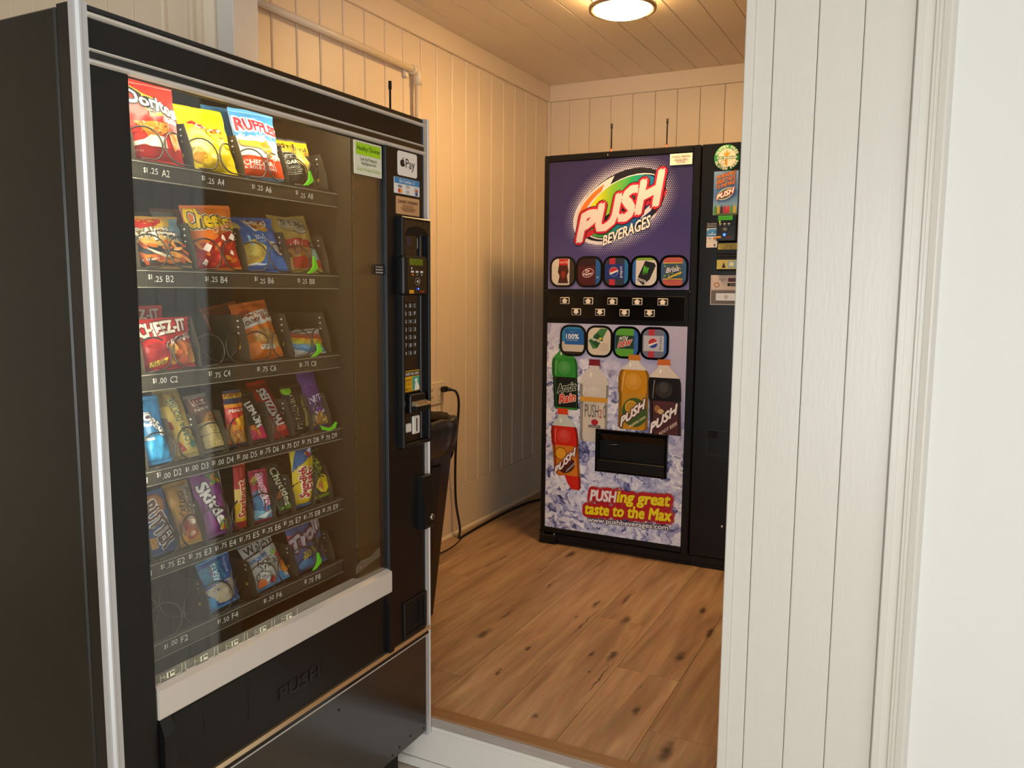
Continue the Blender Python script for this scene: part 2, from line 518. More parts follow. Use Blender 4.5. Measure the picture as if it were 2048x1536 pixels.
class Print:
    """flat printed shapes laid on a surface given by fn(a, b, c) -> world point (c = height above it)"""
    def __init__(s, mb, fn, lift=0.0004, step=0.00012, ga=None, gb=None, clip=None):
        s.mb, s.fn, s.c, s.step, s.ga, s.gb, s.clip = mb, fn, lift, step, ga, gb, clip
    def _emit(s, vs, tris, m, step=None):
        if not vs:
            return s
        t = bmesh.new()
        tv = [t.verts.new((a, b, 0)) for a, b in vs]
        for f in tris:
            try:
                t.faces.new([tv[i] for i in f])
            except ValueError:
                pass
        A0, A1 = min(v[0] for v in vs), max(v[0] for v in vs)
        B0, B1 = min(v[1] for v in vs), max(v[1] for v in vs)
        if s.clip:
            a0, a1, b0, b1 = s.clip
            for lo, hi, co, no in ((A0, a0, (a0, 0, 0), (-1, 0, 0)), (a1, A1, (a1, 0, 0), (1, 0, 0)), (B0, b0, (0, b0, 0), (0, -1, 0)), (b1, B1, (0, b1, 0), (0, 1, 0))):
                if lo < hi:
                    bmesh.ops.bisect_plane(t, geom=t.verts[:] + t.edges[:] + t.faces[:], plane_co=co, plane_no=no, clear_outer=True)
        for grid, k, lo, hi in ((s.ga, 0, A0, A1), (s.gb, 1, B0, B1)):
            for g in grid or ():
                if lo < g < hi:
                    bmesh.ops.bisect_plane(t, geom=t.verts[:] + t.edges[:] + t.faces[:], plane_co=(g, 0, 0) if k == 0 else (0, g, 0), plane_no=(1, 0, 0) if k == 0 else (0, 1, 0))
        s.c += s.step if step is None else step
        mp = {}
        bm = s.mb.bm
        i = s.mb.mi(m)
        for v in t.verts:
            mp[v] = bm.verts.new(s.fn(v.co.x, v.co.y, s.c))
        for f in t.faces:
            try:
                nf = bm.faces.new([mp[v] for v in f.verts])
                nf.material_index = i
                nf.smooth = bool(s.ga)
            except ValueError:
                pass
        t.free()
        return s
    def poly(s, pts, m):
        tr = tessellate_polygon([[Vector((p[0], p[1], 0)) for p in pts]])
        return s._emit(pts, tr, m)
    def rect(s, a0, a1, b0, b1, m):
        return s._emit([(a0, b0), (a1, b0), (a1, b1), (a0, b1)], [(0, 1, 2, 3)], m)
    def ell(s, ca, cb, ra, rb, m, rot=0.0, n=32, a0=0.0, a1=360.0, rise=0.0):
        pts = []
        full = a1 - a0 >= 360
        for k in range(n if full else n + 1):
            t = R(a0 + (a1 - a0) * k / n)
            x, y = ra * math.cos(t), rb * math.sin(t)
            c, d = math.cos(R(rot)), math.sin(R(rot))
            X, Y = x * c - y * d, x * d + y * c
            pts.append((ca + X, cb + Y + rise * X))
        return s.poly(pts, m)
    def ring(s, ca, cb, ra, rb, w, m, rot=0.0, n=32, a0=0.0, a1=360.0):
        P = []
        for k in range(n + 1):
            t = R(a0 + (a1 - a0) * k / n)
            for q in (0, w):
                x, y = (ra - q) * math.cos(t), (rb - q) * math.sin(t)
                c, d = math.cos(R(rot)), math.sin(R(rot))
                P.append((ca + x * c - y * d, cb + x * d + y * c))
        F = [(2 * k, 2 * k + 2, 2 * k + 3, 2 * k + 1) for k in range(n)]
        return s._emit(P, F, m)
    def rrect(s, a0, a1, b0, b1, r, m, n=6):
        pts = []
        for cx, cy, t0 in ((a1 - r, b1 - r, 0), (a0 + r, b1 - r, 90), (a0 + r, b0 + r, 180), (a1 - r, b0 + r, 270)):
            for k in range(n + 1):
                t = R(t0 + 90 * k / n)
                pts.append((cx + r * math.cos(t), cy + r * math.sin(t)))
        return s.poly(pts, m)
    def text(s, t, ca, cb, w, h, m, rot=0.0, shear=0.0, bold=0.012, rise=0.0, outline=None, arc=0.0, grow=0.0, taper=None, res=2):
        """text t fitted in a w x h box centred on (ca, cb); outline = [(extra, material), ...] drawn first"""
        base, fs = text_geo(t, 0.0, shear, res)
        if not base:
            return s
        x0, x1 = min(v[0] for v in base), max(v[0] for v in base)
        y0, y1 = min(v[1] for v in base), max(v[1] for v in base)
        kx, ky = w / (x1 - x0), h / (y1 - y0)
        c, d = math.cos(R(rot)), math.sin(R(rot))
        def mp(v):
            x = (v[0] - (x0 + x1) / 2) * kx
            y = (v[1] - (y0 + y1) / 2) * ky
            f = 2 * x / w
            y *= 1 + grow * f
            if arc:
                y += arc * h * (1 - f * f)
            y += rise * x
            return (ca + x * c - y * d, cb + x * d + y * c)
        pts = [mp(v) for v in base]
        ki = math.sqrt(kx * ky)
        def many(offs, m_):
            # every copy a hair above the last, so that no two lie in one plane
            for dx, dy in offs:
                s._emit([(a + dx, b_ + dy) for a, b_ in pts], fs, m_, 0.00005)
            s.c += s.step
        for ex, om in (outline or []):
            r_ = (ex * 1.6 + max(bold, 0)) * ki
            many([(r_ * math.cos(q * PI / 6), r_ * math.sin(q * PI / 6)) for q in range(12)], om)
        if bold > 0.015:
            r_ = bold * ki
            offs = [(0, 0)] + [(r_ * math.cos(q * PI / 2 + PI / 4), r_ * math.sin(q * PI / 2 + PI / 4)) for q in range(4)]
        else:
            offs = [(0, 0)]
        many(offs, m)
        return s
    def lines(s, a0, a1, b0, b1, n, m, fill=0.45, seed=1):
        """rows of tiny printing too small to read"""
        rnd = random.Random(seed)
        hh = (b1 - b0) / n
        for k in range(n):
            y = b1 - (k + 0.5) * hh
            mid, half = (a0 + a1) / 2, (a1 - a0) / 2 * rnd.uniform(0.6, 1.0)
            x = mid - half
            while x < mid + half - 0.001:
                ln = min(rnd.uniform(0.12, 0.3) * (a1 - a0), mid + half - x)
                s.rect(x, x + ln * 0.85, y - hh * fill / 2, y + hh * fill / 2, m)
                x += ln
        return s

# ================================================================== THE ROOM
YS = 1.861      # plane of the opening
YB = 4.4455     # back wall
ZC = 2.567

# raised plank floor
def planks():
    bm = bmesh.new()
    lay = bm.loops.layers.float_color.new('plank')
    rnd = random.Random(7)
    pitch = 0.2068
    joints = {-1: [2.9], 0: [2.9], 1: [2.35, 3.6], 2: [2.107, 3.5], 3: [3.9], 4: [2.762], 5: [2.403, 3.9], 6: [2.080], 7: [2.6], 8: [2.3]}
    for k in range(-1, 9):
        xa = 1.0035 + pitch * (k - 4)
        xb = xa + pitch
        xa, xb = max(xa, -0.02), min(xb, 1.96)
        if xb <= xa:
            continue
        ys = [YS + 0.045] + [j for j in joints[k]] + [YB + 0.02]
        for a, b in zip(ys, ys[1:]):
            g = 0.0007
            c = (rnd.random(), rnd.random(), rnd.random(), 1)
            vs = [bm.verts.new(p) for p in ((xa + g, a + g, HS), (xb - g, a + g, HS), (xb - g, b - g, HS), (xa + g, b - g, HS))]
            lo = [bm.verts.new((v.co.x, v.co.y, HS - 0.01)) for v in vs]
            fs = [bm.faces.new(vs)] + [bm.faces.new((vs[i], lo[i], lo[(i + 1) % 4], vs[(i + 1) % 4])) for i in range(4)]
            for f in fs:
                for l in f.loops:
                    l[lay] = c
    vs = [bm.verts.new(p) for p in ((-0.05, YS + 0.04, HS - 0.003), (1.96, YS + 0.04, HS - 0.003), (1.96, YB + 0.03, HS - 0.003), (-0.05, YB + 0.03, HS - 0.003))]
    f = bm.faces.new(vs)
    f.material_index = 1
    me = bpy.data.meshes.new('floor')
    bm.to_mesh(me)
    bm.free()
    me.materials.append(M_floor)
    me.materials.append(M_gap)
    o = bpy.data.objects.new('floor', me)
    COL.objects.link(o)
    return struct(o)
planks()

# wooden nosing at the edge of the raised floor
M_nose = mat('nosing_wood', '#8d6a4a', 0.4, var=0.22, vscale=9, stretch=(1, 9, 9))
M_nose2 = mat('worn_nosing_edge', '#9b9088', 0.45, var=0.16, vscale=12, stretch=(1, 9, 9))
mb = MB()
mb.box(0.157, 1.655, YS - 0.004, YS + 0.0445, HS - 0.02, HS + 0.004, M_nose, 0.003)
mb.box(0.157, 1.655, YS - 0.006, YS - 0.001, HS - 0.028, HS - 0.001, M_nose2, 0.0015)
struct(mb.build('trim_6'))
mb = MB()
mb.box(-0.2, 1.7, YS - 0.001, YS + 0.02, 0, HS - 0.0285, M_white, 0.001)
mb.box(-0.2, 1.7, YS - 0.006, YS - 0.001, HS - 0.041, HS - 0.0285, M_white, 0.002)
mb.box(-0.2, 1.7, YS - 0.010, YS - 0.0015, 0.004, 0.032, M_white, 0.003)
struct(mb.build('trim_5'))

# floor of the front room (lighter boards)
def front_floor():
    M = mat('front_floor_boards', '#c2b19c', 0.4, var=0.2, vscale=4, stretch=(8, 1, 1))
    mb = MB()
    mb.box(-1.7, 4.1, -3.1, YS + 0.02, -0.05, 0.0, M)
    return struct(mb.build('floor_front'))
front_floor()

def boards(mb, axis, face, out, lo, hi, seams, z0, z1, m, th=0.014, gap=0.003, cham=0.0045):
    """vertical boards with chamfered edges; face = plane of their front, out = +1/-1 the way it faces"""
    ed = [lo] + [q for q in seams if lo < q < hi] + [hi]
    for a, b in zip(ed, ed[1:]):
        a2, b2 = a + (gap / 2 if a != lo else 0), b - (gap / 2 if b != hi else 0)
        f, k = face, face - out * th
        c = min(cham, (b2 - a2) / 3)
        if axis == 'x':   # wall plane x = face, boards run along y
            pts = [(k, a2), (f - out * c * 0.7, a2), (f, a2 + c), (f, b2 - c), (f - out * c * 0.7, b2), (k, b2)]
        else:
            pts = [(a2, k), (a2, f - out * c * 0.7), (a2 + c, f), (b2 - c, f), (b2, f - out * c * 0.7), (b2, k)]
        mb.prism(pts, 'z', z0, z1, m)

# left wall of the raised room
mb = MB()
mb.box(-0.08, -0.0135, YS + 0.1, YB + 0.1, HS - 0.05, ZC + 0.05, M_gap)
SEAM = [2.05, 2.183, 2.308, 2.434, 2.567, 2.700, 2.834, 2.965, 3.100, 3.228, 3.361, 3.488, 3.618, 3.748, 3.879, 4.008, 4.141, 4.276, 4.405]
boards(mb, 'x', 0.0, 1, YS + 0.1, YB, SEAM, 0.412, ZC, M_cream)
struct(mb.build('wall_left'))
mb = MB()
mb.box(-0.013, 0.001, YS + 0.1, YB, HS, 0.410, M_cream, 0.0015)
mb.prism([(0.0, HS), (0.011, HS), (0.011, HS + 0.006), (0.007, HS + 0.014), (0.0, HS + 0.016)], 'y', YS + 0.1, YB, M_cream)
struct(mb.build('baseboard_left'))
mb = MB()
mb.box(-0.005, 0.016, YS + 0.1, YB, 2.475, ZC, M_cream, 0.002)
struct(mb.build('trim_1'))
# back wall
mb = MB()
mb.box(-0.1, 2.0, YB + 0.0135, YB + 0.08, HS - 0.05, ZC + 0.05, M_gap)
boards(mb, 'y', YB, -1, 0.0, 1.95, [0.132, 0.256, 0.385, 0.514, 0.643, 0.767, 0.892, 1.023, 1.152, 1.281, 1.41, 1.54, 1.67, 1.80], HS, ZC, M_cream, gap=0.002, cham=0.003)
struct(mb.build('wall_back'))
mb = MB()
mb.box(0.016, 1.95, YB - 0.018, YB + 0.004, 2.475, ZC, M_cream, 0.002)
struct(mb.build('trim_2'))
mb = MB()
mb.box(0.0, 0.018, YB - 0.018, YB, HS, 2.475, M_cream, 0.003)
struct(mb.build('trim_7'))
# right wall of the raised room (behind the partition)
mb = MB()
mb.box(1.95, 2.02, YS + 0.1, YB + 0.1, HS - 0.05, ZC + 0.05, M_cream)
struct(mb.build('wall_right'))
# ceiling boards of the raised room
mb = MB()
mb.box(-0.1, 2.02, YS + 0.02, YB + 0.1, ZC + 0.0115, ZC + 0.07, M_gap)
cs = [0.091 + 0.1303 * k for k in range(0, 15)]
ed = [-0.02] + cs + [1.97]
for a, b in zip(ed, ed[1:]):
    c = 0.004
    mb.prism([(a + 0.0013, ZC + 0.012), (a + 0.0013, ZC + c * 0.7), (a + c, ZC), (b - c, ZC), (b - 0.0013, ZC + c * 0.7), (b - 0.0013, ZC + 0.012)], 'y', YS + 0.1, YB + 0.03, M_ceil)
struct(mb.build('ceiling'))

# partition with the wide opening: right of it
mb = MB()
mb.box(1.69, 2.30, YS + 0.014, YS + 0.10, 0, ZC, M_white)
mb.box(1.669, 1.70, YS + 0.012, YS + 0.098, 0, ZC, M_white)
boards(mb, 'y', YS, -1, 1.675, 2.000, [1.715, 1.805, 1.8935, 1.988], 0, ZC, M_white, gap=0.0014, cham=0.002)
struct(mb.build('wall_partition'))
mb = MB()
mb.box(1.6555, 1.6755, YS - 0.004, YS + 0.100, 0, ZC, M_white, 0.002)
struct(mb.build('trim_8'))
# moulded casing
mb = MB()
x0 = 1.9915
prof = [(0, 0.012), (0, -0.014), (0.012, -0.014), (0.0125, -0.011), (0.0255, -0.0085), (0.029, -0.0085), (0.032, -0.014), (0.0375, -0.014), (0.038, -0.0165), (0.045, -0.0165), (0.0455, -0.0195), (0.0575, -0.0225), (0.0605, -0.0225), (0.063, -0.019), (0.070, 0.004), (0.070, 0.012)]
mb.prism([(x0 + a, YS + b) for a, b in prof], 'z', 0, ZC, M_white)
struct(mb.build('trim_4'))
mb = MB()
mb.box(2.055, 4.1, YS + 0.004, YS + 0.10, 0, ZC, M_drywall)
struct(mb.build('wall_front'))
# left of the opening
mb = MB()
mb.box(-1.7, 0.14, YS + 0.014, YS + 0.10, 0, ZC, M_white)
boards(mb, 'y', YS, -1, -1.7, -0.145, [-1.53 + 0.125 * k for k in range(0, 12)], 0, ZC, M_cream, gap=0.002, cham=0.0035)
boards(mb, 'y', YS, -1, -0.128, -0.03, [], 0, ZC, M_cream)
struct(mb.build('wall_partition'))
mb = MB()
mb.box(0.089, 0.1565, YS - 0.004, YS + 0.100, 0, ZC, M_white, 0.002)
struct(mb.build('trim_8'))
mb = MB()
prof = [(0.088, 0.012), (0.088, -0.012), (0.076, -0.026), (0.064, -0.030), (0.058, -0.012), (0.052, -0.012), (0.044, -0.026), (0.030, -0.026), (0.024, -0.008), (0.012, -0.008), (0.008, -0.022), (-0.004, -0.022), (-0.009, -0.010), (-0.015, -0.010), (-0.019, -0.020), (-0.030, -0.020), (-0.030, 0.012)]
mb.prism([(a, YS + b) for a, b in prof], 'z', 0, ZC, M_cream)
mb.box(-0.147, -0.127, YS - 0.016, YS + 0.01, 0, ZC, M_cream, 0.005)
struct(mb.build('trim_3'))
# header above the opening, front-room ceiling and outer walls with their windows
mb = MB()
mb.box(0.14, 1.70, YS + 0.002, YS + 0.10, 2.40, ZC, M_white)
struct(mb.build('trim_9'))
mb = MB()
mb.box(-1.7, 4.1, -3.1, YS + 0.10, ZC, ZC + 0.08, M_drywall)
struct(mb.build('ceiling_front'))
mb = MB()
mb.box(-1.78, -1.70, -3.1, YS + 0.1, 0, ZC, M_cream)
struct(mb.build('wall_far_left'))
def window_wall(name, axis, c, lo, hi, w0, w1, z0, z1):
    mb = MB()
    def bx(a, b, za, zb):
        if axis == 'y':
            mb.box(a, b, c - 0.08, c, za, zb, M_drywall)
        else:
            mb.box(c, c + 0.08, a, b, za, zb, M_drywall)
    bx(lo, w0, 0, ZC); bx(w1, hi, 0, ZC); bx(w0, w1, 0, z0); bx(w0, w1, z1, ZC)
    struct(mb.build(name))
window_wall('wall_rear', 'y', -3.1, -1.7, 4.1, 1.4, 3.8, 0.18, 2.0)
window_wall('wall_far_right', 'x', 4.1, -3.1, YS + 0.1, -0.75, 1.05, 0.12, 2.3)

# ------------------------------------------------------------------ ceiling light
M_lamp = lamp_material('lamp_dome_glass', 160.0)
M_drum = lamp_material('lamp_side_glass', 36.0)
def ceiling_light(LX, LY, label):
    root = empty('ceiling_light', (LX, LY, ZC), label, 'ceiling light')
    mb = MB(); mb.lathe([(0.132, 0), (0.134, -0.004), (0.134, -0.012), (0.124, -0.013)], (LX, LY, ZC), M_nickel, 56); mb.build('ceiling_plate', root)
    mb = MB(); mb.lathe([(0.118, -0.013), (0.118, -0.058)], (LX, LY, ZC), M_drum, 56)
    mb.lathe([(0.116, -0.0600), (0.112, -0.066), (0.098, -0.074), (0.070, -0.081), (0.035, -0.085), (0.0, -0.086)], (LX, LY, ZC), M_lamp, 56); mb.build('glass_diffuser', root)
    mb = MB(); mb.lathe([(0.1185, -0.050), (0.134, -0.050), (0.135, -0.056), (0.134, -0.064), (0.1165, -0.065), (0.1185, -0.050)], (LX, LY, ZC), M_nickel, 56); mb.build('metal_ring', root)
    for k in range(3):
        a = R(20 + 120 * k)
        mb = MB(); mb.tube([(LX + 0.127 * math.cos(a), LY + 0.127 * math.sin(a), ZC - z) for z in (0.010, 0.052)], 0.0035, M_nickel); mb.build('post', root)
ceiling_light(0.885, 3.215, 'round flush ceiling light with glowing white glass in front of the beverage machine')

# ------------------------------------------------------------------ painted conduit on the left wall
root = empty('conduit_pipe', (0.03, 2.5, 2.32), 'cream painted pipe running along the boarded wall above the snack machine', 'pipe')
mb = MB()
mb.tube([(0.028, YS + 0.101, 2.322), (0.028, 3.005, 2.318)], 0.0135, M_pipe, 14); mb.build('horizontal_run', root)
mb = MB()
mb.tube([(0.028, 2.985, 2.318), (0.028, 3.01, 2.3175)], 0.019, M_pipe, 14)
mb.tube([(0.028, 3.005, 2.318)] + [(0.028, 3.008 + 0.024 * math.sin(R(t)), 2.294 + 0.024 * math.cos(R(t))) for t in range(0, 91, 15)] + [(0.028, 3.032, 2.262)], 0.0172, M_pipe, 14)
mb.build('elbow', root)
mb = MB(); mb.tube([(0.028, 3.032, 2.268), (0.028, 3.032, 0.98)], 0.0135, M_pipe, 14); mb.build('vertical_run', root)
mb = MB(); mb.box(0.0015, 0.016, 2.955, 2.985, 2.283, 2.335, M_pipe, 0.003); mb.build('wall_clip', root)

# ------------------------------------------------------------------ wall outlet with plug and cord
root = empty('wall_outlet', (0.001, 3.21, 0.91), 'cream double outlet plate on the boarded wall behind the trash can', 'outlet')
mb = MB(); mb.box(0.0005, 0.007, 3.13, 3.275, 0.850, 0.955, M_outlet, 0.003)
mb.build('cover_plate', root)
for yy in (3.165, 3.235):
    mb = MB(); mb.box(0.0065, 0.0095, yy - 0.017, yy + 0.017, 0.868, 0.937, M_outlet, 0.003)
    for zz in (0.885, 0.92):
        mb.box(0.0092, 0.0098, yy - 0.008, yy - 0.005, zz - 0.006, zz + 0.006, M_blackmat)
        mb.box(0.0092, 0.0098, yy + 0.005, yy + 0.008, zz - 0.006, zz + 0.006, M_blackmat)
    mb.build('socket', root)

def smooth_path(pts, n=8):
    P = [Vector(p) for p in pts]
    P = [P[0] * 2 - P[1]] + P + [P[-1] * 2 - P[-2]]
    out = []
    for i in range(1, len(P) - 2):
        for k in range(n):
            t = k / n
            a, b, c, d = P[i - 1], P[i], P[i + 1], P[i + 2]
            out.append(0.5 * ((2 * b) + (c - a) * t + (2 * a - 5 * b + 4 * c - d) * t * t + (3 * b - a - 3 * c + d) * t ** 3))
    out.append(P[-2])
    return out
root = empty('power_cord', (0.04, 3.3, HS), 'black power cord plugged into the outlet, trailing along the floor to the beverage machine', 'power cord')
mb = MB(); mb.box(0.010, 0.034, 3.238, 3.272, 0.905, 0.931, M_rubber, 0.005, 2); mb.tube([(0.03, 3.255, 0.918), (0.052, 3.262, 0.918)], 0.009, M_rubber); mb.build('plug', root)
mb = MB()
mb.tube(smooth_path([(0.048, 3.260, 0.918), (0.075, 3.275, 0.905), (0.080, 3.290, 0.84), (0.05, 3.315, 0.66), (0.030, 3.340, 0.48), (0.028, 3.352, 0.34), (0.050, 3.352, 0.22), (0.06, 3.33, HS + 0.008), (0.058, 3.40, HS + 0.0065), (0.05, 3.55, HS + 0.0065), (0.046, 3.75, HS + 0.0065), (0.05, 3.95, HS + 0.0065), (0.08, 4.15, HS + 0.0065), (0.20, 4.36, HS + 0.0065)]), 0.006, M_rubber, 8)
mb.build('cable', root)
mb = MB()
mb.tube(smooth_path([(0.06, 3.36, HS + 0.004), (0.085, 3.27, HS + 0.003), (0.10, 3.15, HS + 0.003), (0.08, 2.95, HS + 0.003), (0.06, 2.7, HS + 0.003)]), 0.003, M_rubber, 6)
tag(mb.build('thin_cable'), 'thin dark cable lying on the plank floor behind the trash can', 'cable')

# ------------------------------------------------------------------ trash can and its liner
root = empty('trash_can', (0.31, 2.25, HS), 'tall narrow dark brown trash can standing behind the snack machine', 'trash can')
def taper(x0, x1, y0, y1, X0, X1, Y0, Y1, z0, z1, m, mb, r=0.03, n=5, cap0=True):
    rings = []
    for (a0, a1, b0, b1, z) in ((x0, x1, y0, y1, z0), (X0, X1, Y0, Y1, z1)):
        ring = []
        for cx, cy, t0 in ((a1 - r, b1 - r, 0), (a0 + r, b1 - r, 90), (a0 + r, b0 + r, 180), (a1 - r, b0 + r, 270)):
            for k in range(n + 1):
                t = R(t0 + 90 * k / n)
                ring.append(mb.bm.verts.new((cx + r * math.cos(t), cy + r * math.sin(t), z)))
        rings.append(ring)
    A, B = rings
    q = len(A)
    mb._tag([mb.bm.faces.new((A[i], A[(i + 1) % q], B[(i + 1) % q], B[i])) for i in range(q)], m, True)
    if cap0:
        mb._tag([mb.bm.faces.new(A[::-1])], m)
    return rings
mb = MB()
taper(0.17, 0.449, 2.00, 2.505, 0.105, 0.528, 1.975, 2.535, HS, 0.905, M_bin, mb)
taper(0.18, 0.439, 2.01, 2.495, 0.115, 0.518, 1.985, 2.525, HS + 0.02, 0.905, M_bin, mb)
mb.build('bin_body', root)
for yy in (2.06, 2.22, 2.38):   # moulded ribs down the side
    mb = MB()
    vs = [mb.bm.verts.new(p) for p in ((0.4520, yy, HS + 0.03), (0.4600, yy + 0.01, HS + 0.03), (0.4600, yy + 0.05, HS + 0.03), (0.4520, yy + 0.06, HS + 0.03), (0.512, yy, 0.76), (0.520, yy + 0.01, 0.76), (0.520, yy + 0.05, 0.76), (0.512, yy + 0.06, 0.76))]
    mb._tag([mb.bm.faces.new([vs[i] for i in f]) for f in ((0, 1, 5, 4), (1, 2, 6, 5), (2, 3, 7, 6), (4, 5, 6, 7))], M_bin)
    mb.build('side_rib', root)

def liner():
    bm = bmesh.new()
    rnd = random.Random(4)
    n = 96
    def ringpt(k, x0, x1, y0, y1, r=0.035):
        t = 2 * PI * k / n
        c, s_ = math.cos(t), math.sin(t)
        e = 0.28
        X = math.copysign(abs(c) ** e, c); Y = math.copysign(abs(s_) ** e, s_)
        return (x0 + x1) / 2 + (x1 - x0) / 2 * X, (y0 + y1) / 2 + (y1 - y0) / 2 * Y
    rows = [(0.150, 0.490, 2.02, 2.49, 0.62, 0.012), (0.122, 0.516, 1.99, 2.52, 0.80, 0.012), (0.108, 0.530, 1.975, 2.54, 0.905, 0.004), (0.100, 0.541, 1.968, 2.548, 0.930, 0.004), (0.094, 0.552, 1.962, 2.556, 0.925, 0.006), (0.090, 0.553, 1.957, 2.560, 0.895, 0.010), (0.094, 0.548, 1.96, 2.556, 0.85, 0.012), (0.096, 0.538, 1.965, 2.548, 0.80, 0.010), (0.100, 0.528, 1.968, 2.545, 0.745, 0.010)]
    rings = []
    for j, (x0, x1, y0, y1, z, w) in enumerate(rows):
        ring = []
        for k in range(n):
            x, y = ringpt(k, x0, x1, y0, y1)
            nz = noise.noise(Vector((x * 9, y * 9, z * 3 + 2)))
            nf = noise.noise(Vector((x * 40, y * 40, z * 14 + 5)))
            d = Vector((x - 0.32, y - 2.26, 0)).normalized()
            zz = z + (0.018 * nz + 0.008 * nf) * (1.0 if j in (3, 4) else 0.6)
            if j == len(rows) - 1:
                zz += 0.055 * math.sin(k / n * 2 * PI * 2 + 1.0) + 0.02 * nz
            x += d.x * (w * (nz + nf) ); y += d.y * (w * (nz + nf))
            ring.append(bm.verts.new((x, y, zz)))
        rings.append(ring)
    for A, B in zip(rings, rings[1:]):
        for k in range(n):
            f = bm.faces.new((A[k], A[(k + 1) % n], B[(k + 1) % n], B[k]))
            f.smooth = True
    c = bm.verts.new((0.32, 2.25, 0.55))
    for k in range(n):
        f = bm.faces.new((rings[0][(k + 1) % n], rings[0][k], c)); f.smooth = True
    me = bpy.data.meshes.new('bin_liner'); bm.to_mesh(me); bm.free(); me.materials.append(M_bag)
    o = bpy.data.objects.new('bin_liner', me); COL.objects.link(o)
    put(o, root)
    o['label'] = 'black plastic liner folded over the rim'
    return o
liner()

# ================================================================== SNACK MACHINE
XF = 0.845               # plane of its front
SY0, SY1 = 0.857, 1.8555
snack = empty('snack_vending_machine', (0.43, 1.356, 0), 'tall black glass-front snack vending machine with silver corner trims', 'vending machine')
Fs = lambda a, b, c: Vector((XF + c, a, b))      # prints on its front
def sb(name, y0, y1, z0, z1, x0, x1, m, bev=0.0, parent=snack, seg=1):
    mb = MB(); mb.box(x0, x1, y0, y1, z0, z1, m, bev, seg)
    return mb.build(name, parent)

# cabinet shell: sides, back, top, floor
mb = MB()
mb.box(0.04, 0.792, SY0, SY0 + 0.025, 0.125, 1.826, M_blackpaint, 0.003)
mb.box(0.04, 0.792, SY1 - 0.025, SY1, 0.125, 1.826, M_blackpaint, 0.003)
mb.box(0.04, 0.065, SY0 + 0.02, SY1 - 0.02, 0.125, 1.826, M_blackpaint)
mb.box(0.04, 0.792, SY0 + 0.02, SY1 - 0.02, 1.80, 1.826, M_blackpaint)
mb.box(0.04, 0.792, SY0 + 0.02, SY1 - 0.02, 0.125, 0.15, M_blackpaint)
mb.build('cabinet', snack)
mb = MB()
mb.box(0.30, 0.31, SY0 + 0.03, SY1 - 0.03, 0.16, 1.795, M_inner)
mb.box(0.31, 0.78, 0.925, 0.935, 0.16, 1.795, M_inner)
mb.box(0.31, 0.775, 1.572, 1.582, 0.16, 1.795, M_inner)
mb.build('inner_liner', snack)
# door edge
mb = MB()
mb.box(0.796, 0.826, SY0 + 0.001, SY0 + 0.02, 0.127, 1.829, M_blackgloss)
mb.box(0.796, 0.826, SY1 - 0.02, SY1 - 0.001, 0.127, 1.829, M_blackgloss)
mb.box(0.796, 0.84, SY0 + 0.002, SY1 - 0.002, 1.819, 1.829, M_blackgloss, 0.002)
mb.build('door_edge', snack)
# corner trims: angle extrusions with a raised bead
for s in (0, 1):
    mb = MB()
    if s == 0:
        a, b = SY0 - 0.0005, SY0 + 0.0185
        mb.prism([(0.826, a), (0.838, a), (0.8415, a + 0.001), (0.846, a + 0.0045), (0.8465, a + 0.0075), (XF, a + 0.0085), (XF, b), (0.83, b), (0.826, b)], 'z', 0.127, 1.83, M_alu)
    else:
        a, b = SY1 + 0.0005, SY1 - 0.0225
        mb.prism([(0.826, a), (0.84, a), (0.8465, a - 0.004), (0.8475, a - 0.008), (XF, a - 0.010), (XF, b), (0.826, b)], 'z', 0.127, 1.83, M_alu)
    mb.build('corner_trim', snack)
YA, YZ = SY0 + 0.0185, SY1 - 0.0225
sb('header_panel', YA, YZ, 1.762, 1.808, 0.80, XF - 0.004, M_black, 0.001)
def hband(name, z0, z1, m=M_aluh, dx=0.0):
    mb = MB(); h = z1 - z0
    mb.prism([(XF - 0.010, z0), (XF - 0.001 + dx, z0), (XF + 0.003 + dx, z0 + h * 0.3), (XF + 0.003 + dx, z1 - h * 0.3), (XF - 0.001 + dx, z1), (XF - 0.010, z1)], 'y', YA, YZ + 0.006, m)
    return mb.build(name, snack)
hband('silver_band', 1.809, 1.8175)
hband('silver_band', 1.7575, 1.7625)
hband('silver_band', 1.7375, 1.7465)
sb('band_groove', YA, YZ, 1.7465, 1.7575, 0.80, XF - 0.002, M_blackgloss)
sb('header_filler', YA, YZ, 1.7372, 1.7626, 0.822, XF - 0.0105, M_blackmat)
sb('door_stile', YA, 0.948, 0.127, 1.7375, 0.80, XF - 0.003, M_black, 0.0015)
sb('door_stile', 1.666, YZ, 0.440, 1.7375, 0.80, XF - 0.003, M_black, 0.0015)
M_bluegrey = mat('blue_grey_gasket', '#23282d', 0.35)
sb('window_gasket', 1.6625, 1.6665, 0.668, 1.7375, 0.834, XF - 0.002, M_bluegrey, 0.001)
pane = sb('glass_pane', 0.946, 1.662, 0.664, 1.739, 0.829, 0.834, M_glass)
mb = MB()
mb.prism([(0.80, 0.606), (XF, 0.606), (XF + 0.002, 0.609), (XF + 0.002, 0.661), (XF - 0.010, 0.6685), (0.80, 0.6685)], 'y', 0.950, 1.668, M_silverbar)
mb.build('silver_bar', snack)
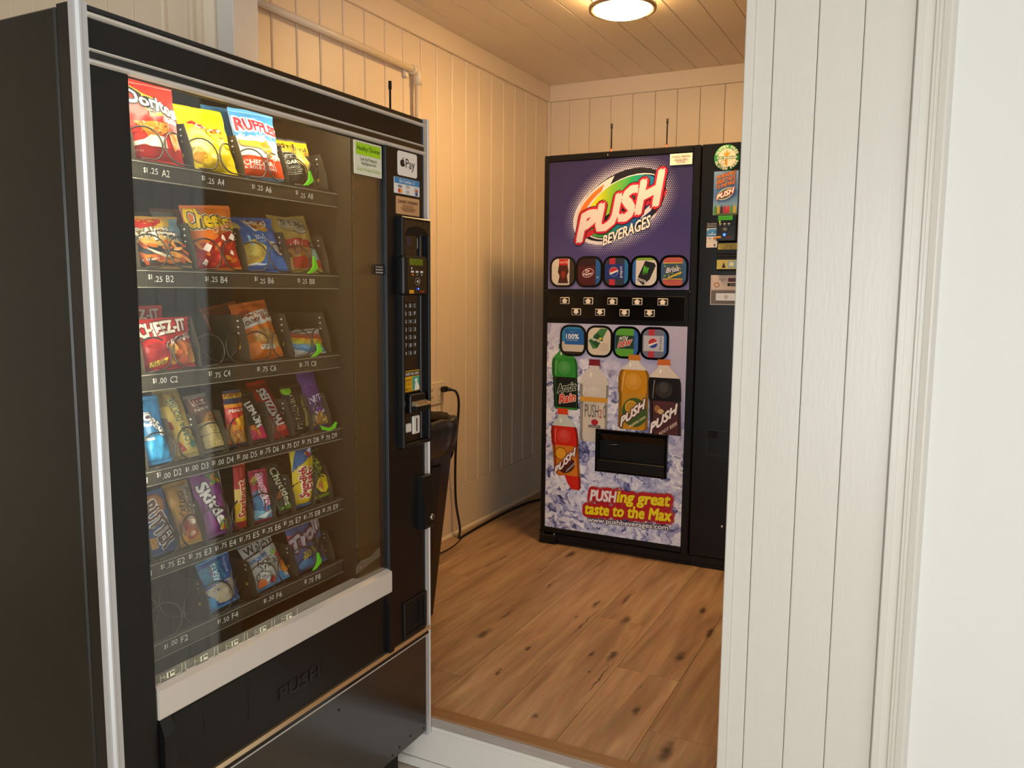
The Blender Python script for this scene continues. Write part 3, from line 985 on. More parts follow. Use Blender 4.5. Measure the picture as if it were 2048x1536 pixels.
# delivery door
mb = MB()
mb.box(0.80, XF - 0.006, 0.948, 1.668, 0.432, 0.606, M_blackmat)
mb.build('delivery_recess', snack)
flap = sb('delivery_flap', 0.979, 1.652, 0.453, 0.603, XF - 0.012, XF - 0.001, M_black, 0.002)
for ya, yb in ((0.951, 0.977), (1.644, 1.664)):
    mb = MB()
    mb.prism([(XF - 0.012, 0.604), (XF - 0.001, 0.604), (XF + 0.010, 0.575), (XF + 0.010, 0.45), (XF - 0.012, 0.45)], 'y', ya, yb, M_black)
    mb.build('flap_bracket', snack)
mb = MB(); P = Print(mb, Fs, lift=-0.0008)
def frame_rect(P, a0, a1, b0, b1, w, m):
    P.rect(a0, a1, b0, b0 + w, m); P.rect(a0, a1, b1 - w, b1, m); P.rect(a0, a0 + w, b0 + w, b1 - w, m); P.rect(a1 - w, a1, b0 + w, b1 - w, m)
M_emb = mat('embossed_black', '#060606', 0.5)
M_emb2 = mat('embossed_edge', '#23221f', 0.3)
frame_rect(P, 1.0500, 1.1665, 0.502, 0.5745, 0.0016, M_emb)
mb.build('inset_outline', flap)
mb = MB(); P = Print(mb, Fs, lift=-0.0008)
frame_rect(P, 1.246, 1.391, 0.4975, 0.533, 0.0016, M_emb)
P.text('PUSH', 1.3185, 0.5155, 0.128, 0.026, M_emb2, bold=0.025, outline=[(0.012, M_emb)])
P.text('PUSH', 1.3175, 0.5162, 0.126, 0.0245, M_black, bold=0.0)
mb.build('embossed_lettering', flap)
# gold and white bands above the kick panel
M_gold = mat('champagne_trim', '#d6bd96', 0.25, metal=0.8)
mb = MB()
mb.prism([(0.80, 0.4385), (XF + 0.004, 0.4385), (XF + 0.007, 0.4425), (XF + 0.004, 0.4505), (0.80, 0.4505)], 'y', YA, YZ + 0.008, M_gold)
mb.build('champagne_band', snack)
sb('band_groove', YA, YZ + 0.006, 0.4285, 0.4385, 0.80, XF + 0.002, M_blackgloss)
mb = MB()
mb.prism([(0.80, 0.4245), (XF + 0.002, 0.4245), (XF + 0.004, 0.4265), (XF + 0.002, 0.4285), (0.80, 0.4285)], 'y', YA, YZ + 0.006, M_alu)
mb.build('silver_band', snack)
M_kick = mat('kick_panel_black', '#1b1b1b', 0.2, spec=1.0, bump=0.04, bscale=7)
sb('kick_panel', YA, YZ, 0.140, 0.4245, 0.80, XF - 0.002, M_kick, 0.001)
for (y, z) in ((1.818, 0.155), (1.752, 0.165), (1.700, 0.160), (1.668, 0.153), (1.452, 0.385), (0.90, 0.16)):
    mb = MB(); mb.lathe([(0.0045, -0.001), (0.0035, 0.0004), (0.0, 0.0006)], (XF - 0.002, y, z), M_blackmat, 10, axis='x')
    mb.build('rivet', snack)
for x in (0.13, 0.76):
    for y in (0.92, 1.715):
        mb = MB()
        mb.box(x - 0.045, x + 0.045, y - 0.035, y + 0.035, 0.055, 0.127, M_blackmat, 0.004)
        mb.lathe([(0.032, 0.0), (0.032, 0.012), (0.014, 0.016), (0.014, 0.056)], (x, y, 0.0), M_blackmat, 16)
        mb.build('leg', snack)
# fluorescent tube behind the header
mb = MB(); mb.tube([(0.806, 0.965, 1.752), (0.806, 1.55, 1.752)], 0.008, tube_material(), 12); mb.build('light_tube', snack)
mb = MB(); mb.tube([(0.806, 0.950, 1.02), (0.806, 0.950, 1.70)], 0.007, tube_material(), 12); mb.build('light_tube', snack)  # unseen upright tube, added to brighten the lower shelves
mb = MB(); mb.box(0.780, 0.822, 0.95, 1.565, 1.764, 1.775, M_inner); mb.build('lamp_holder', snack)

# ---- trays: shelf, front rail with prices, dividers, spirals
COILR = 0.0305
def coil_mesh():
    mb = MB()
    path = []
    turns, pitch = 6, 0.062
    n = 18
    for k in range(turns * n + 1):
        t = k / n
        a = 2 * PI * t - PI / 2 + 0.25
        x = -t * pitch * (0.35 + 0.65 * min(1, t / 1.0)) if t < 1 else -(pitch) - (t - 1) * pitch
        path.append((x, COILR * math.cos(a), COILR * math.sin(a)))
    path = [(0.004, -0.026, -COILR - 0.001)] + path
    mb.tube(path, 0.00165, M_coil, 6)
    me_o = mb.build('spiral_coil')
    return me_o
coil_right = coil_mesh()     # mirrored copies make the left-hand coil
coil_used = [False]
def coil(y, z, parent, mirror=False, x=0.7765):
    o = coil_right if not coil_used[0] else coil_right.copy()
    if coil_used[0]:
        COL.objects.link(o)
    coil_used[0] = True
    o.location = (x, y, z + COILR + 0.0035)
    o.scale = (1, -1 if mirror else 1, 1)
    put(o, parent)
    return o

ROWS = [('A', 1.614, 0.088, 4), ('B', 1.421, 0.092, 4), ('C', 1.231, 0.10, 4), ('D', 1.051, 0.085, 8), ('E', 0.874, 0.085, 8), ('F', 0.716, 0.075, 4)]
PRICE = {'A2': '1.25', 'A4': '1.25', 'A6': '1.25', 'A8': '1.25', 'B2': '1.25', 'B4': '1.25', 'B6': '1.25', 'B8': '1.25', 'C2': '1.00', 'C4': '1.75', 'C6': '1.75', 'C8': '1.75',
         'D2': '1.00', 'D3': '1.00', 'D4': '1.00', 'D5': '1.00', 'D6': '1.75', 'D7': '1.75', 'D8': '1.75', 'D9': '1.75',
         'E2': '1.75', 'E3': '1.75', 'E4': '1.75', 'E5': '1.75', 'E6': '1.75', 'E7': '1.75', 'E8': '1.75', 'E9': '1.75', 'F2': '1.00', 'F4': '1.50', 'F6': '1.50', 'F8': '2.75'}
XR = 0.772
Fr = lambda a, b, c: Vector((XR + c, a, b))
for name, zt, dh, ncol in ROWS:
    mb = MB()
    mb.box(0.34, XR - 0.004, 0.937, 1.562, zt - 0.012, zt - 0.004, M_rail)
    tray = mb.build('tray', snack)
    mb = MB()
    h = 0.034 if ncol == 4 else 0.030
    mb.prism([(XR - 0.004, zt + 0.002), (XR + 0.001, zt + 0.002), (XR + 0.0015, zt - 0.004), (XR, zt - 0.005), (XR, zt - 0.030), (XR + 0.0015, zt - 0.031), (XR + 0.0015, zt - h), (XR - 0.004, zt - h)], 'y', 0.937, 1.562, M_rail)
    P = Print(mb, Fr, lift=0.0006)
    for k in range(8):
        if ncol == 4 and k % 2: continue
        nm = name + str(k + 2)
        y = 1.0745 + 0.0655 * k
        if name == 'F' and k % 2: continue
        pr = PRICE[nm]
        zc = zt - 0.0165
        jig = ((k * 37 + ord(name) * 11) % 7 - 3) * 0.0005
        P.text('$' + pr[0], y - 0.0455, zc + 0.0015 + jig, 0.0075, 0.010, M_wht, bold=0.02)
        P.text('.' + pr[2:], y - 0.0275, zc - jig, 0.0175, 0.0105, M_wht, bold=0.015)
        P.text(nm, y - 0.002, zc, 0.0175, 0.0125, M_wht, bold=0.005)
        P.rect(y - 0.0545, y - 0.0538, zc - 0.0125, zc + 0.0105, mat('rail_line', '#6a665c', 0.4))
    P.rect(0.94, 1.560, zt - h + 0.0005, zt - h + 0.0018, mat('rail_highlight', '#a59f90', 0.35))  # pale strips paint the highlights along the rail's bottom and top lips
    P.c += 0.0006; P.rect(0.94, 1.560, zt - 0.0035, zt - 0.002, mat('rail_highlight', '#a59f90', 0.35)); P.c -= 0.0006
    if ncol == 8:
        P.text('1', 0.998, zt - 0.0165, 0.0018, 0.0105, M_wht, bold=0.01)
    mb.build('price_rail', tray)
    # dividers
    for k in range(ncol + 1):
        y = (1.011 + 0.131 * k) if ncol == 4 else (1.009 + 0.0655 * k)
        mb = MB()
        mb.prism([(0.36, zt - 0.004), (XR, zt - 0.004), (XR - 0.007, zt + dh * 0.45), (XR - 0.026, zt + dh), (0.36, zt + dh)], 'y', y - 0.0008, y + 0.0008, M_divider)
        Pd = Print(mb, lambda a, b, c, y=y: Vector((a, y - 0.0008 - c, b)), lift=0.0003)
        if ncol == 4 or k % 2 == 0:
            for q in range(3):
                Pd.rect(XR - 0.037 + q * 0.001, XR - 0.032 + q * 0.001, zt + dh * (0.86 - 0.13 * q), zt + dh * (0.895 - 0.13 * q), M_wht)
            if ncol == 4:
                Pd.rect(XR - 0.034, XR - 0.027, zt + dh * 0.28, zt + dh * 0.36, K('#c8a04a'))
        mb.build('divider', tray)
    # spirals
    if ncol == 4 and name != 'F':
        for k in range(4):
            coil(1.0405 + 0.131 * k, zt, tray, mirror=False)
            coil(1.1065 + 0.131 * k, zt, tray, mirror=True)
    elif name == 'F':
        for k in range(4):
            coil(1.0405 + 0.131 * k, zt, tray, mirror=False)
            coil(1.1065 + 0.131 * k, zt, tray, mirror=True)
    else:
        for k in range(8):
            coil(1.0425 + 0.0655 * k, zt, tray, mirror=bool(k % 2))
    # bright green product pushers in front of some spirals
    for (row, y, dz, w, hh) in (('A', 1.455, 0.008, 0.016, 0.030), ('B', 1.463, 0.005, 0.018, 0.036), ('C', 1.472, 0.004, 0.020, 0.026), ('D', 1.508, 0.004, 0.030, 0.012), ('F', 1.457, 0.012, 0.016, 0.034)):
        if row == name:
            mb = MB()
            if row == 'D':
                pts = [(y - w, zt + dz + 0.012), (y - w + 0.006, zt + dz + 0.001), (y, zt + dz - 0.006), (y + w - 0.008, zt + dz - 0.002), (y + w, zt + dz + 0.010), (y + w - 0.005, zt + dz + 0.013), (y + 0.012, zt + dz + 0.003), (y, zt + dz + 0.002), (y - w + 0.009, zt + dz + 0.008)]
            else:
                pts = [(y - w * 1.1, zt + dz - 0.004), (y - w * 0.3, zt + dz - 0.003), (y + w * 0.7, zt + dz + 0.006), (y + w * 0.9, zt + dz + hh * 0.35), (y + w * 0.25, zt + dz + hh), (y, zt + dz + hh * 0.95), (y + w * 0.02, zt + dz + hh * 0.4), (y - w * 0.4, zt + dz + hh * 0.12)]
            mb.prism(pts, 'x', XR + 0.008, XR + 0.011, M_green)
            g = mb.build('product_pusher', tray)
            g['label'] = 'bright green product pusher'

# right-hand inner wall strip: perforated edge
mb = MB()
mb.box(0.74, 0.812, 1.566, 1.572, 0.66, 1.79, M_inner)
mb.box(0.806, 0.814, 1.5725, 1.660, 0.67, 1.74, mat('inner_side_panel', '#3a2f1e', 0.35, spec=0.5, var=0.08, vscale=5))
P = Print(mb, lambda a, b, c: Vector((0.8125 + c, a, b)), lift=0.0)
for k in range(44):
    z = 0.70 + k * 0.0235
    P.rect(1.5672, 1.5684, z, z + 0.014, mat('slot_edge', '#8d8470', 0.4))
mb.build('inner_side_panel', snack)
mb = MB()
mb.prism([(1.562, 0.700), (1.580, 0.712), (1.62, 0.712), (1.655, 0.724), (1.657, 0.703), (1.56, 0.684)], 'x', 0.815, 0.819, mat('smoky_plastic', '#6d6758', 0.35))
for y in (1.575, 1.60, 1.645):
    mb.lathe([(0.003, 0), (0.002, 0.001), (0, 0.0014)], (0.819, y, 0.696 + (y - 1.575) * 0.2), M_steel, 8, axis='x')
mb.build('bin_guard', snack)
# small labels printed on the glass
mb = MB(); P = Print(mb, lambda a, b, c: Vector((0.8340 + c, a, b)), lift=0.0003)
M_lab = K('#e9e6c8')
for k in range(5):
    y = 0.9775 + 0.0765 * k
    P.rect(y - 0.014, y + 0.018, 0.672, 0.683, M_lab)
    P.rect(y - 0.013, y, 0.6725, 0.6825, K('#4a4636'))
    P.text('H%d' % k, y - 0.0065, 0.6775, 0.009, 0.007, M_lab, bold=0.01)
    P.text('1', y + 0.0055, 0.6775, 0.0018, 0.0085, K('#191814'), bold=0.03)
    P.text('00', y + 0.0128, 0.6795, 0.007, 0.0045, K('#191814'), bold=0.02)
    P.rect(y + 0.018, y + 0.028, 0.6705, 0.6715, M_lab)
    P.ring(y + 0.028, 0.6765, 0.006, 0.006, 0.001, M_lab, a0=-90, a1=0, n=8)
    P.rect(y + 0.0332, y + 0.0342, 0.6765, 0.688, M_lab)
    P.rect(y - 0.031, y - 0.014, 0.6705, 0.6715, M_lab)
    P.ring(y - 0.031, 0.6765, 0.006, 0.006, 0.001, M_lab, a0=180, a1=270, n=8)
    P.rect(y - 0.0372, y - 0.0362, 0.6765, 0.688, M_lab)
mb.build('glass_label', snack)

def plate(name, a0, a1, b0, b1, base, m, th=0.0012, r=0.002, parent=snack):
    """thin sticker with rounded corners on the front of the snack machine; returns its mesh builder and printer"""
    mb = MB()
    pts = []
    for cx, cy, t0 in ((a1 - r, b1 - r, 0), (a0 + r, b1 - r, 90), (a0 + r, b0 + r, 180), (a1 - r, b0 + r, 270)):
        for k in range(5):
            t = R(t0 + 22.5 * k)
            pts.append((cx + r * math.cos(t), cy + r * math.sin(t)))
    mb.prism(pts, 'x', base, base + th, m)
    P = Print(mb, lambda a, b, c: Vector((base + th + c, a, b)), lift=0.0002)
    return mb, P
FX = XF - 0.003
# "Healthy Choices" card inside the corner of the glass
mb, P = plate('card', 1.550, 1.657, 1.656, 1.733, 0.8342, K('#d9dac6'))
P.rect(1.557, 1.652, 1.7015, 1.729, K('#9fd01e'))
P.text('Healthy Choices', 1.6045, 1.7155, 0.088, 0.0135, K('#2d4a16'), bold=0.02)
P.text('Low Fat Products', 1.6045, 1.693, 0.064, 0.009, K('#5d6052'))
P.text('Highlighted with', 1.6045, 1.682, 0.058, 0.009, K('#5d6052'))
P.text('Green Product Pushers', 1.6045, 1.6695, 0.092, 0.009, K('#a9c66a'))
mb.build('sticker', snack)
mb, P = plate('label', 1.626, 1.6585, 1.4235, 1.448, 0.8342, K('#1b1714'))
for q, t in enumerate(('Price Displayed', 'Reflects $0.10 Cash', 'Discounted Amount')):
    P.text(t, 1.6425, 1.442 - q * 0.0065, 0.029, 0.0042, M_wht)
mb.build('sticker', snack)
# Pay sticker
mb, P = plate('pay', 1.714, 1.800, 1.673, 1.733, FX, K('#e6e2dd'), r=0.006)
bk = K('#1b1a1a')
P.ell(1.7315, 1.7035, 0.0075, 0.0085, bk); P.ell(1.7375, 1.7035, 0.0072, 0.0085, bk)
P.ell(1.7438, 1.7065, 0.0032, 0.0038, K('#e6e2dd')); P.ell(1.7365, 1.7145, 0.0016, 0.0042, bk, rot=-35)
P.text('Pay', 1.768, 1.7015, 0.040, 0.031, bk, bold=0.01)
mb.build('sticker', snack)
# card-brand sticker
mb, P = plate('cards', 1.698, 1.811, 1.6275, 1.6675, FX, K('#e2e0dd'))
P.rect(1.6985, 1.8105, 1.652, 1.667, K('#3d86c0'))
P.text('Go Cashless', 1.748, 1.6595, 0.055, 0.008, M_wht, bold=0.01)
P.ring(1.784, 1.6595, 0.0035, 0.004, 0.001, M_wht)
P.text('VISA', 1.722, 1.6455, 0.018, 0.0065, K('#22306e'), bold=0.02, shear=0.2)
P.ell(1.7185, 1.6345, 0.005, 0.0055, K('#c8201c')); P.ell(1.725, 1.6345, 0.005, 0.0055, K('#e89a24'))
frame_rect(P, 1.747, 1.762, 1.643, 1.650, 0.0006, K('#555555')); frame_rect(P, 1.747, 1.762, 1.630, 1.637, 0.0006, K('#555555'))
P.text('Pay', 1.7545, 1.6465, 0.010, 0.0045, bk); P.text('G Pay', 1.7545, 1.6335, 0.011, 0.0042, bk)
P.text('DISC', 1.793, 1.645, 0.016, 0.004, bk); P.rect(1.787, 1.800, 1.638, 1.642, K('#c8402c')); P.rect(1.788, 1.798, 1.6285, 1.637, K('#2a5a9a'))
mb.build('sticker', snack)
mb, P = plate('owner', 1.706, 1.810, 1.577, 1.621, FX, K('#c59a6e'))
P.text('DANIELS VENDING', 1.758, 1.6085, 0.086, 0.0075, K('#4a2018'), bold=0.02)
P.lines(1.722, 1.794, 1.584, 1.602, 5, K('#6a4028'), 0.4, seed=3)
mb.build('sticker', snack)

# ---- payment panel
mb = MB()
def framebox(mb, a0, a1, b0, b1, w, x0, x1, m, bev=0.003):
    mb.box(x0, x1, a0, a1, b0, b0 + w, m, bev); mb.box(x0, x1, a0, a1, b1 - w, b1, m, bev)
    mb.box(x0, x1, a0, a0 + w, b0 + w * 0.5, b1 - w * 0.5, m, bev); mb.box(x0, x1, a1 - w, a1, b0 + w * 0.5, b1 - w * 0.5, m, bev)
framebox(mb, 1.7085, 1.8405, 0.977, 1.571, 0.011, FX - 0.004, FX + 0.017, M_black)
mb.box(FX - 0.002, FX + 0.004, 1.715, 1.835, 0.984, 1.565, M_blackgloss)
mb.box(FX, FX + 0.016, 1.715, 1.835, 1.527, 1.565, M_blackgloss, 0.002)
mb.box(FX, FX + 0.010, 1.800, 1.809, 0.99, 1.530, M_blackgloss, 0.002)
P = Print(mb, lambda a, b, c: Vector((FX + 0.0162 + c, a, b)))
P.ell(1.775, 1.527, 0.050, 0.022, M_blackmat, a0=0, a1=180)
P.c = -0.0118
P.rect(1.745, 1.765, 1.50, 1.522, K('#3a2f45')); P.rect(1.793, 1.797, 1.494, 1.521, K('#8f8a86'))
P.text('Make Selection', 1.765, 1.487, 0.045, 0.0075, K('#55443a'))
panel = mb.build('payment_panel', snack)
# card reader
mb = MB()
mb.box(FX + 0.004, 0.868, 1.703, 1.810, 1.373, 1.473, M_black, 0.006, 2)
reader_o = mb.build('card_reader', panel)
Pm = MB(); P = Print(Pm, lambda a, b, c: Vector((0.868 + c, a + 0.013, b)), lift=0.0004)
P.rrect(1.702, 1.793, 1.377, 1.470, 0.004, M_blackgloss)
P.rect(1.712, 1.773, 1.4495, 1.466, K('#5c6e16', 0.3))
P.text('$1.00', 1.742, 1.4578, 0.03, 0.006, K('#48580f'))
P.ell(1.722, 1.4415, 0.0025, 0.0025, K('#e4e6d8'))
for q in range(3):
    P.rect(1.718 + q * 0.021, 1.731 + q * 0.021, 1.4305, 1.4355, K('#c9c7c2'))
P.ell(1.722, 1.4255, 0.003, 0.0022, K('#b8402a')); P.ell(1.727, 1.4255, 0.003, 0.0022, K('#d09a30')); P.rect(1.741, 1.751, 1.4245, 1.4265, K('#8a8a86')); P.rect(1.763, 1.769, 1.423, 1.4285, K('#7f9ab4'))
P.ring(1.747, 1.4085, 0.012, 0.0095, 0.0008, K('#a8a6a2'))
P.poly([(1.741, 1.4085), (1.749, 1.413), (1.749, 1.404)], K('#c9c7c2')); P.ring(1.744, 1.4085, 0.011, 0.007, 0.0013, K('#c9c7c2'), a0=-50, a1=50, n=8)
P.rect(1.708, 1.729, 1.378, 1.3865, K('#e0a21c')); P.text('contactless', 1.7185, 1.3823, 0.017, 0.003, bk)
P.text('airpay', 1.766, 1.3825, 0.024, 0.0075, K('#a8402a'), shear=0.3, bold=0.02)
M_bluelight = mat('blue_indicator', '#2a4cff', 0.4, emit='#2a55ff', es=6.0)
P.ell(1.749, 1.3895, 0.0025, 0.0025, M_bluelight)
Pm.build('reader_face', reader_o)
# keypad
KEYS = ['ABC', 'DEF', 'GHJ', '123', '456', '789', '*0#']
for r_, row in enumerate(KEYS):
    for c_, ch in enumerate(row):
        y, z = 1.7345 + 0.0205 * c_, 1.3465 - 0.0205 * r_
        mb = MB()
        mb.box(FX + 0.003, FX + 0.008, y - 0.0078, y + 0.0078, z - 0.0075, z + 0.0075, mat('key_plastic', '#23211f', 0.35), 0.0015)
        P = Print(mb, lambda a, b, c: Vector((FX + 0.0082 + c, a, b)))
        P.text(ch, y, z, 0.0028 if ch == '1' else 0.0075, 0.0098, K('#c9c6c0'), bold=0.01)
        mb.build('key', panel)
mb, P = plate('bill', 1.7295, 1.800, 1.122, 1.177, FX + 0.004, K('#d8a51c'), r=0.001)
P.rect(1.731, 1.7985, 1.162, 1.175, K('#3a2f1c')); P.text('INSERT BILL HERE', 1.765, 1.1685, 0.060, 0.007, M_wht, bold=0.015)
P.rect(1.766, 1.7985, 1.124, 1.160, K('#3f9a86')); P.poly([(1.775, 1.124), (1.779, 1.142), (1.786, 1.148), (1.7985, 1.132), (1.7985, 1.124)], K('#e9e2d2'))
P.ell(1.783, 1.150, 0.007, 0.005, K('#d6e2cc')); P.text('ACCEPTS', 1.7475, 1.152, 0.026, 0.006, bk, bold=0.01); P.text('1 2 5', 1.7475, 1.142, 0.022, 0.006, bk, bold=0.01); P.text('$1, 5', 1.7475, 1.1285, 0.022, 0.008, bk, bold=0.015)
mb.build('sticker', panel)
mb = MB()
mb.box(FX + 0.003, FX + 0.022, 1.735, 1.805, 1.066, 1.116, M_black, 0.004, 2)
mb.prism([(FX + 0.02, 1.086), (FX + 0.040, 1.086), (FX + 0.040, 1.092), (FX + 0.02, 1.098)], 'y', 1.741, 1.803, M_gold)
mb.box(FX + 0.018, FX + 0.036, 1.741, 1.803, 1.074, 1.086, M_blackmat, 0.002)
mb.build('bill_slot', panel)
mb = MB(); mb.box(FX + 0.003, FX + 0.010, 1.732, 1.7555, 1.016, 1.039, K('#d4cdc2'), 0.002); mb.build('coin_button', panel)
mb = MB(); mb.box(FX + 0.003, FX + 0.009, 1.764, 1.796, 1.007, 1.0555, K('#d4cdc2'), 0.002); mb.box(FX + 0.0085, FX + 0.0098, 1.778, 1.782, 1.013, 1.049, M_blackmat); mb.build('coin_slot', panel)
# door handle with lock
mb = MB()
mb.prism([(FX - 0.002, 0.7365), (FX + 0.022, 0.741), (FX + 0.026, 0.75), (FX + 0.024, 0.79), (FX + 0.018, 0.835), (FX + 0.016, 0.884), (FX - 0.002, 0.887)], 'y', 1.798, 1.842, M_black)
handle = mb.build('door_handle', snack)
mb = MB(); mb.lathe([(0.0085, 0.02), (0.0085, 0.0275), (0.006, 0.0285), (0.0, 0.0285)], (FX, 1.829, 0.769), M_steel, 18, axis='x'); mb.box(FX + 0.0284, FX + 0.0288, 1.8275, 1.8305, 0.764, 0.774, M_blackmat); mb.build('lock', handle)
# coin return cup
mb = MB()
framebox(mb, 1.722, 1.832, 0.4535, 0.556, 0.009, FX - 0.003, FX + 0.006, M_black, 0.0025)
mb.box(FX - 0.002, FX + 0.001, 1.729, 1.826, 0.459, 0.551, M_blackmat)
mb.prism([(FX, 0.47), (FX + 0.004, 0.475), (FX + 0.008, 0.54), (FX, 0.54)], 'y', 1.795, 1.799, M_black)
frame_rect(Print(mb, Fs, lift=-0.0017), 1.745, 1.812, 0.472, 0.542, 0.0015, M_emb2)
mb.build('coin_return_cup', snack)
# antenna on its roof
def antenna(x, y, z, h, parent):
    mb = MB()
    mb.lathe([(0.008, 0.0), (0.008, 0.004), (0.004, 0.010), (0.0035, 0.02)], (x, y, z), mat('antenna_orange', '#c8401c', 0.45), 14)
    mb.lathe([(0.0028, 0.018), (0.0028, h - 0.022), (0.0045, h - 0.020), (0.0045, h), (0.0, h)], (x, y, z), M_blackmat, 12)
    mb.build('antenna', parent)
antenna(0.742, 1.826, 1.8262, 0.108, snack)

# ================================================================== BEVERAGE MACHINE
YF = 3.476
bev = empty('beverage_vending_machine', (0.95, 3.9, HS), 'tall black cold drink vending machine with purple and icy printed front', 'vending machine')
XB0, XB1 = 0.4275, 1.475
ZT = 2.003
mb = MB()
mb.box(XB0 + 0.012, XB1, YF + 0.065, 4.31, 0.235, ZT - 0.004, M_bevside, 0.006)
mb.build('cabinet', bev)
Fb = lambda a, b, c: Vector((a, YF - c, b))
# door frame around the printed panels
mb = MB()
mb.box(XB0, 0.452, YF, YF + 0.06, 0.232, ZT, M_bevblack, 0.004)
mb.box(1.121, 1.1535, YF, YF + 0.06, 0.218, ZT, M_bevblack, 0.004)
mb.box(0.450, 1.123, YF, YF + 0.06, 1.972, ZT, M_bevblack, 0.004)
mb.box(0.450, 1.123, YF + 0.004, YF + 0.06, 1.237, 1.395, M_bevblack, 0.002)
mb.box(0.450, 1.123, YF, YF + 0.06, 0.226, 0.253, M_bevblack, 0.003)
mb.box(0.45, 1.123, YF + 0.02, YF + 0.06, 0.25, 1.98, M_blackmat)
door = mb.build('door', bev)
mb = MB()
for x, z in ((0.440, 1.383), (1.1265, 1.383)):
    mb.lathe([(0.008, 0.0), (0.007, -0.003), (0, -0.004)], (x, YF, z), M_bevblack, 14, axis='y')
mb.lathe([(0.008, 0.0), (0.007, -0.003), (0, -0.004)], (0.735, YF, 1.984), M_bevblack, 14, axis='y')
mb.build('door_bolts', door)
# upper printed panel
UP = (0.4525, 1.1205, 1.395, 1.9715)
mb = MB()
mb.box(UP[0], UP[1], YF + 0.003, YF + 0.010, UP[2], UP[3], M_purple)
P = Print(mb, lambda a, b, c: Vector((a, YF + 0.003 - c, b)), lift=0.0005, clip=UP)
# halftone halo of small dots
HC = (0.795, 1.762)
dot = K('#c9c4dc'); 
rnd = random.Random(2)
sl = 0.27
def halo():
    vs, fs = [], []
    st = 0.0088
    for i in range(-48, 49):
        for j in range(-40, 41):
            x = (i + 0.5 * (j % 2)) * st
            y = j * st * 0.87
            ca, sa = math.cos(R(27)), math.sin(R(27))
            X, Y = x * ca + y * sa, -x * sa + y * ca
            q = math.hypot(X / 0.272, Y / 0.185)
            if 0.72 < q < 1.06:
                r = 0.0037 * min(1.0, max(0.12, (1.09 - q) / 0.30))
                n0 = len(vs)
                for k in range(6):
                    vs.append((HC[0] + x + r * math.cos(k * PI / 3), HC[1] + y + r * math.sin(k * PI / 3)))
                fs.append(tuple(range(n0, n0 + 6)))
    P._emit(vs, fs, dot)
halo()
gx, gy = HC
black = K('#15121c')
P.ell(gx - 0.004, gy - 0.004, 0.232, 0.140, K('#d8d5de'), rot=27)
P.ell(gx + 0.004, gy + 0.005, 0.226, 0.135, black, rot=27)
P.ell(gx - 0.002, gy + 0.004, 0.222, 0.128, K('#cfccd6'), rot=27, a0=80, a1=205)
P.ell(gx, gy, 0.216, 0.122, K('#e0752a'), rot=27, a0=95, a1=200)
P.ell(gx + 0.02, gy - 0.004, 0.210, 0.118, K('#d8d5de'), rot=27)
P.ell(gx + 0.024, gy - 0.004, 0.205, 0.112, black, rot=27)
P.ell(gx + 0.018, gy + 0.006, 0.186, 0.104, M_rainbow, rot=27, a0=5, a1=185)
P.ell(gx + 0.006, gy - 0.010, 0.186, 0.104, M_rainbow2, rot=27, a0=185, a1=330)
P.ell(gx + 0.03, gy - 0.01, 0.190, 0.108, K('#7a1c3c'), rot=27, a0=305, a1=368)
P.poly([(gx + 0.10, gy - 0.06), (gx + 0.17, gy - 0.005), (gx + 0.175, gy + 0.03), (gx + 0.11, gy - 0.03)], K('#d4d0dc'))
red = K('#c01c34')
P.poly([(0.590, 1.600), (0.640, 1.625), (1.006, 1.800), (1.012, 1.825), (0.600, 1.63)], red)
P.text('PUSH', 0.797, 1.752, 0.395, 0.122, K('#dcd2d2'), bold=0.06, shear=0.22, rise=0.455, grow=0.12, outline=[(0.042, black), (0.028, red)])
P.text('BEVERAGES', 0.832, 1.652, 0.218, 0.047, K('#eeeae8'), bold=0.03, shear=0.12, rise=0.38, grow=0.1, outline=[(0.03, black)])
# owner's card
P.rect(1.0215, 1.1180, 1.9245, 1.9715, K('#e3dcd2'))
P.text('DANIELS VENDING', 1.0700, 1.9585, 0.080, 0.0085, K('#3a2420'), bold=0.02)
P.lines(1.037, 1.103, 1.931, 1.951, 4, K('#6a5048'), 0.4, seed=5)
mb.build('printed_panel', door)

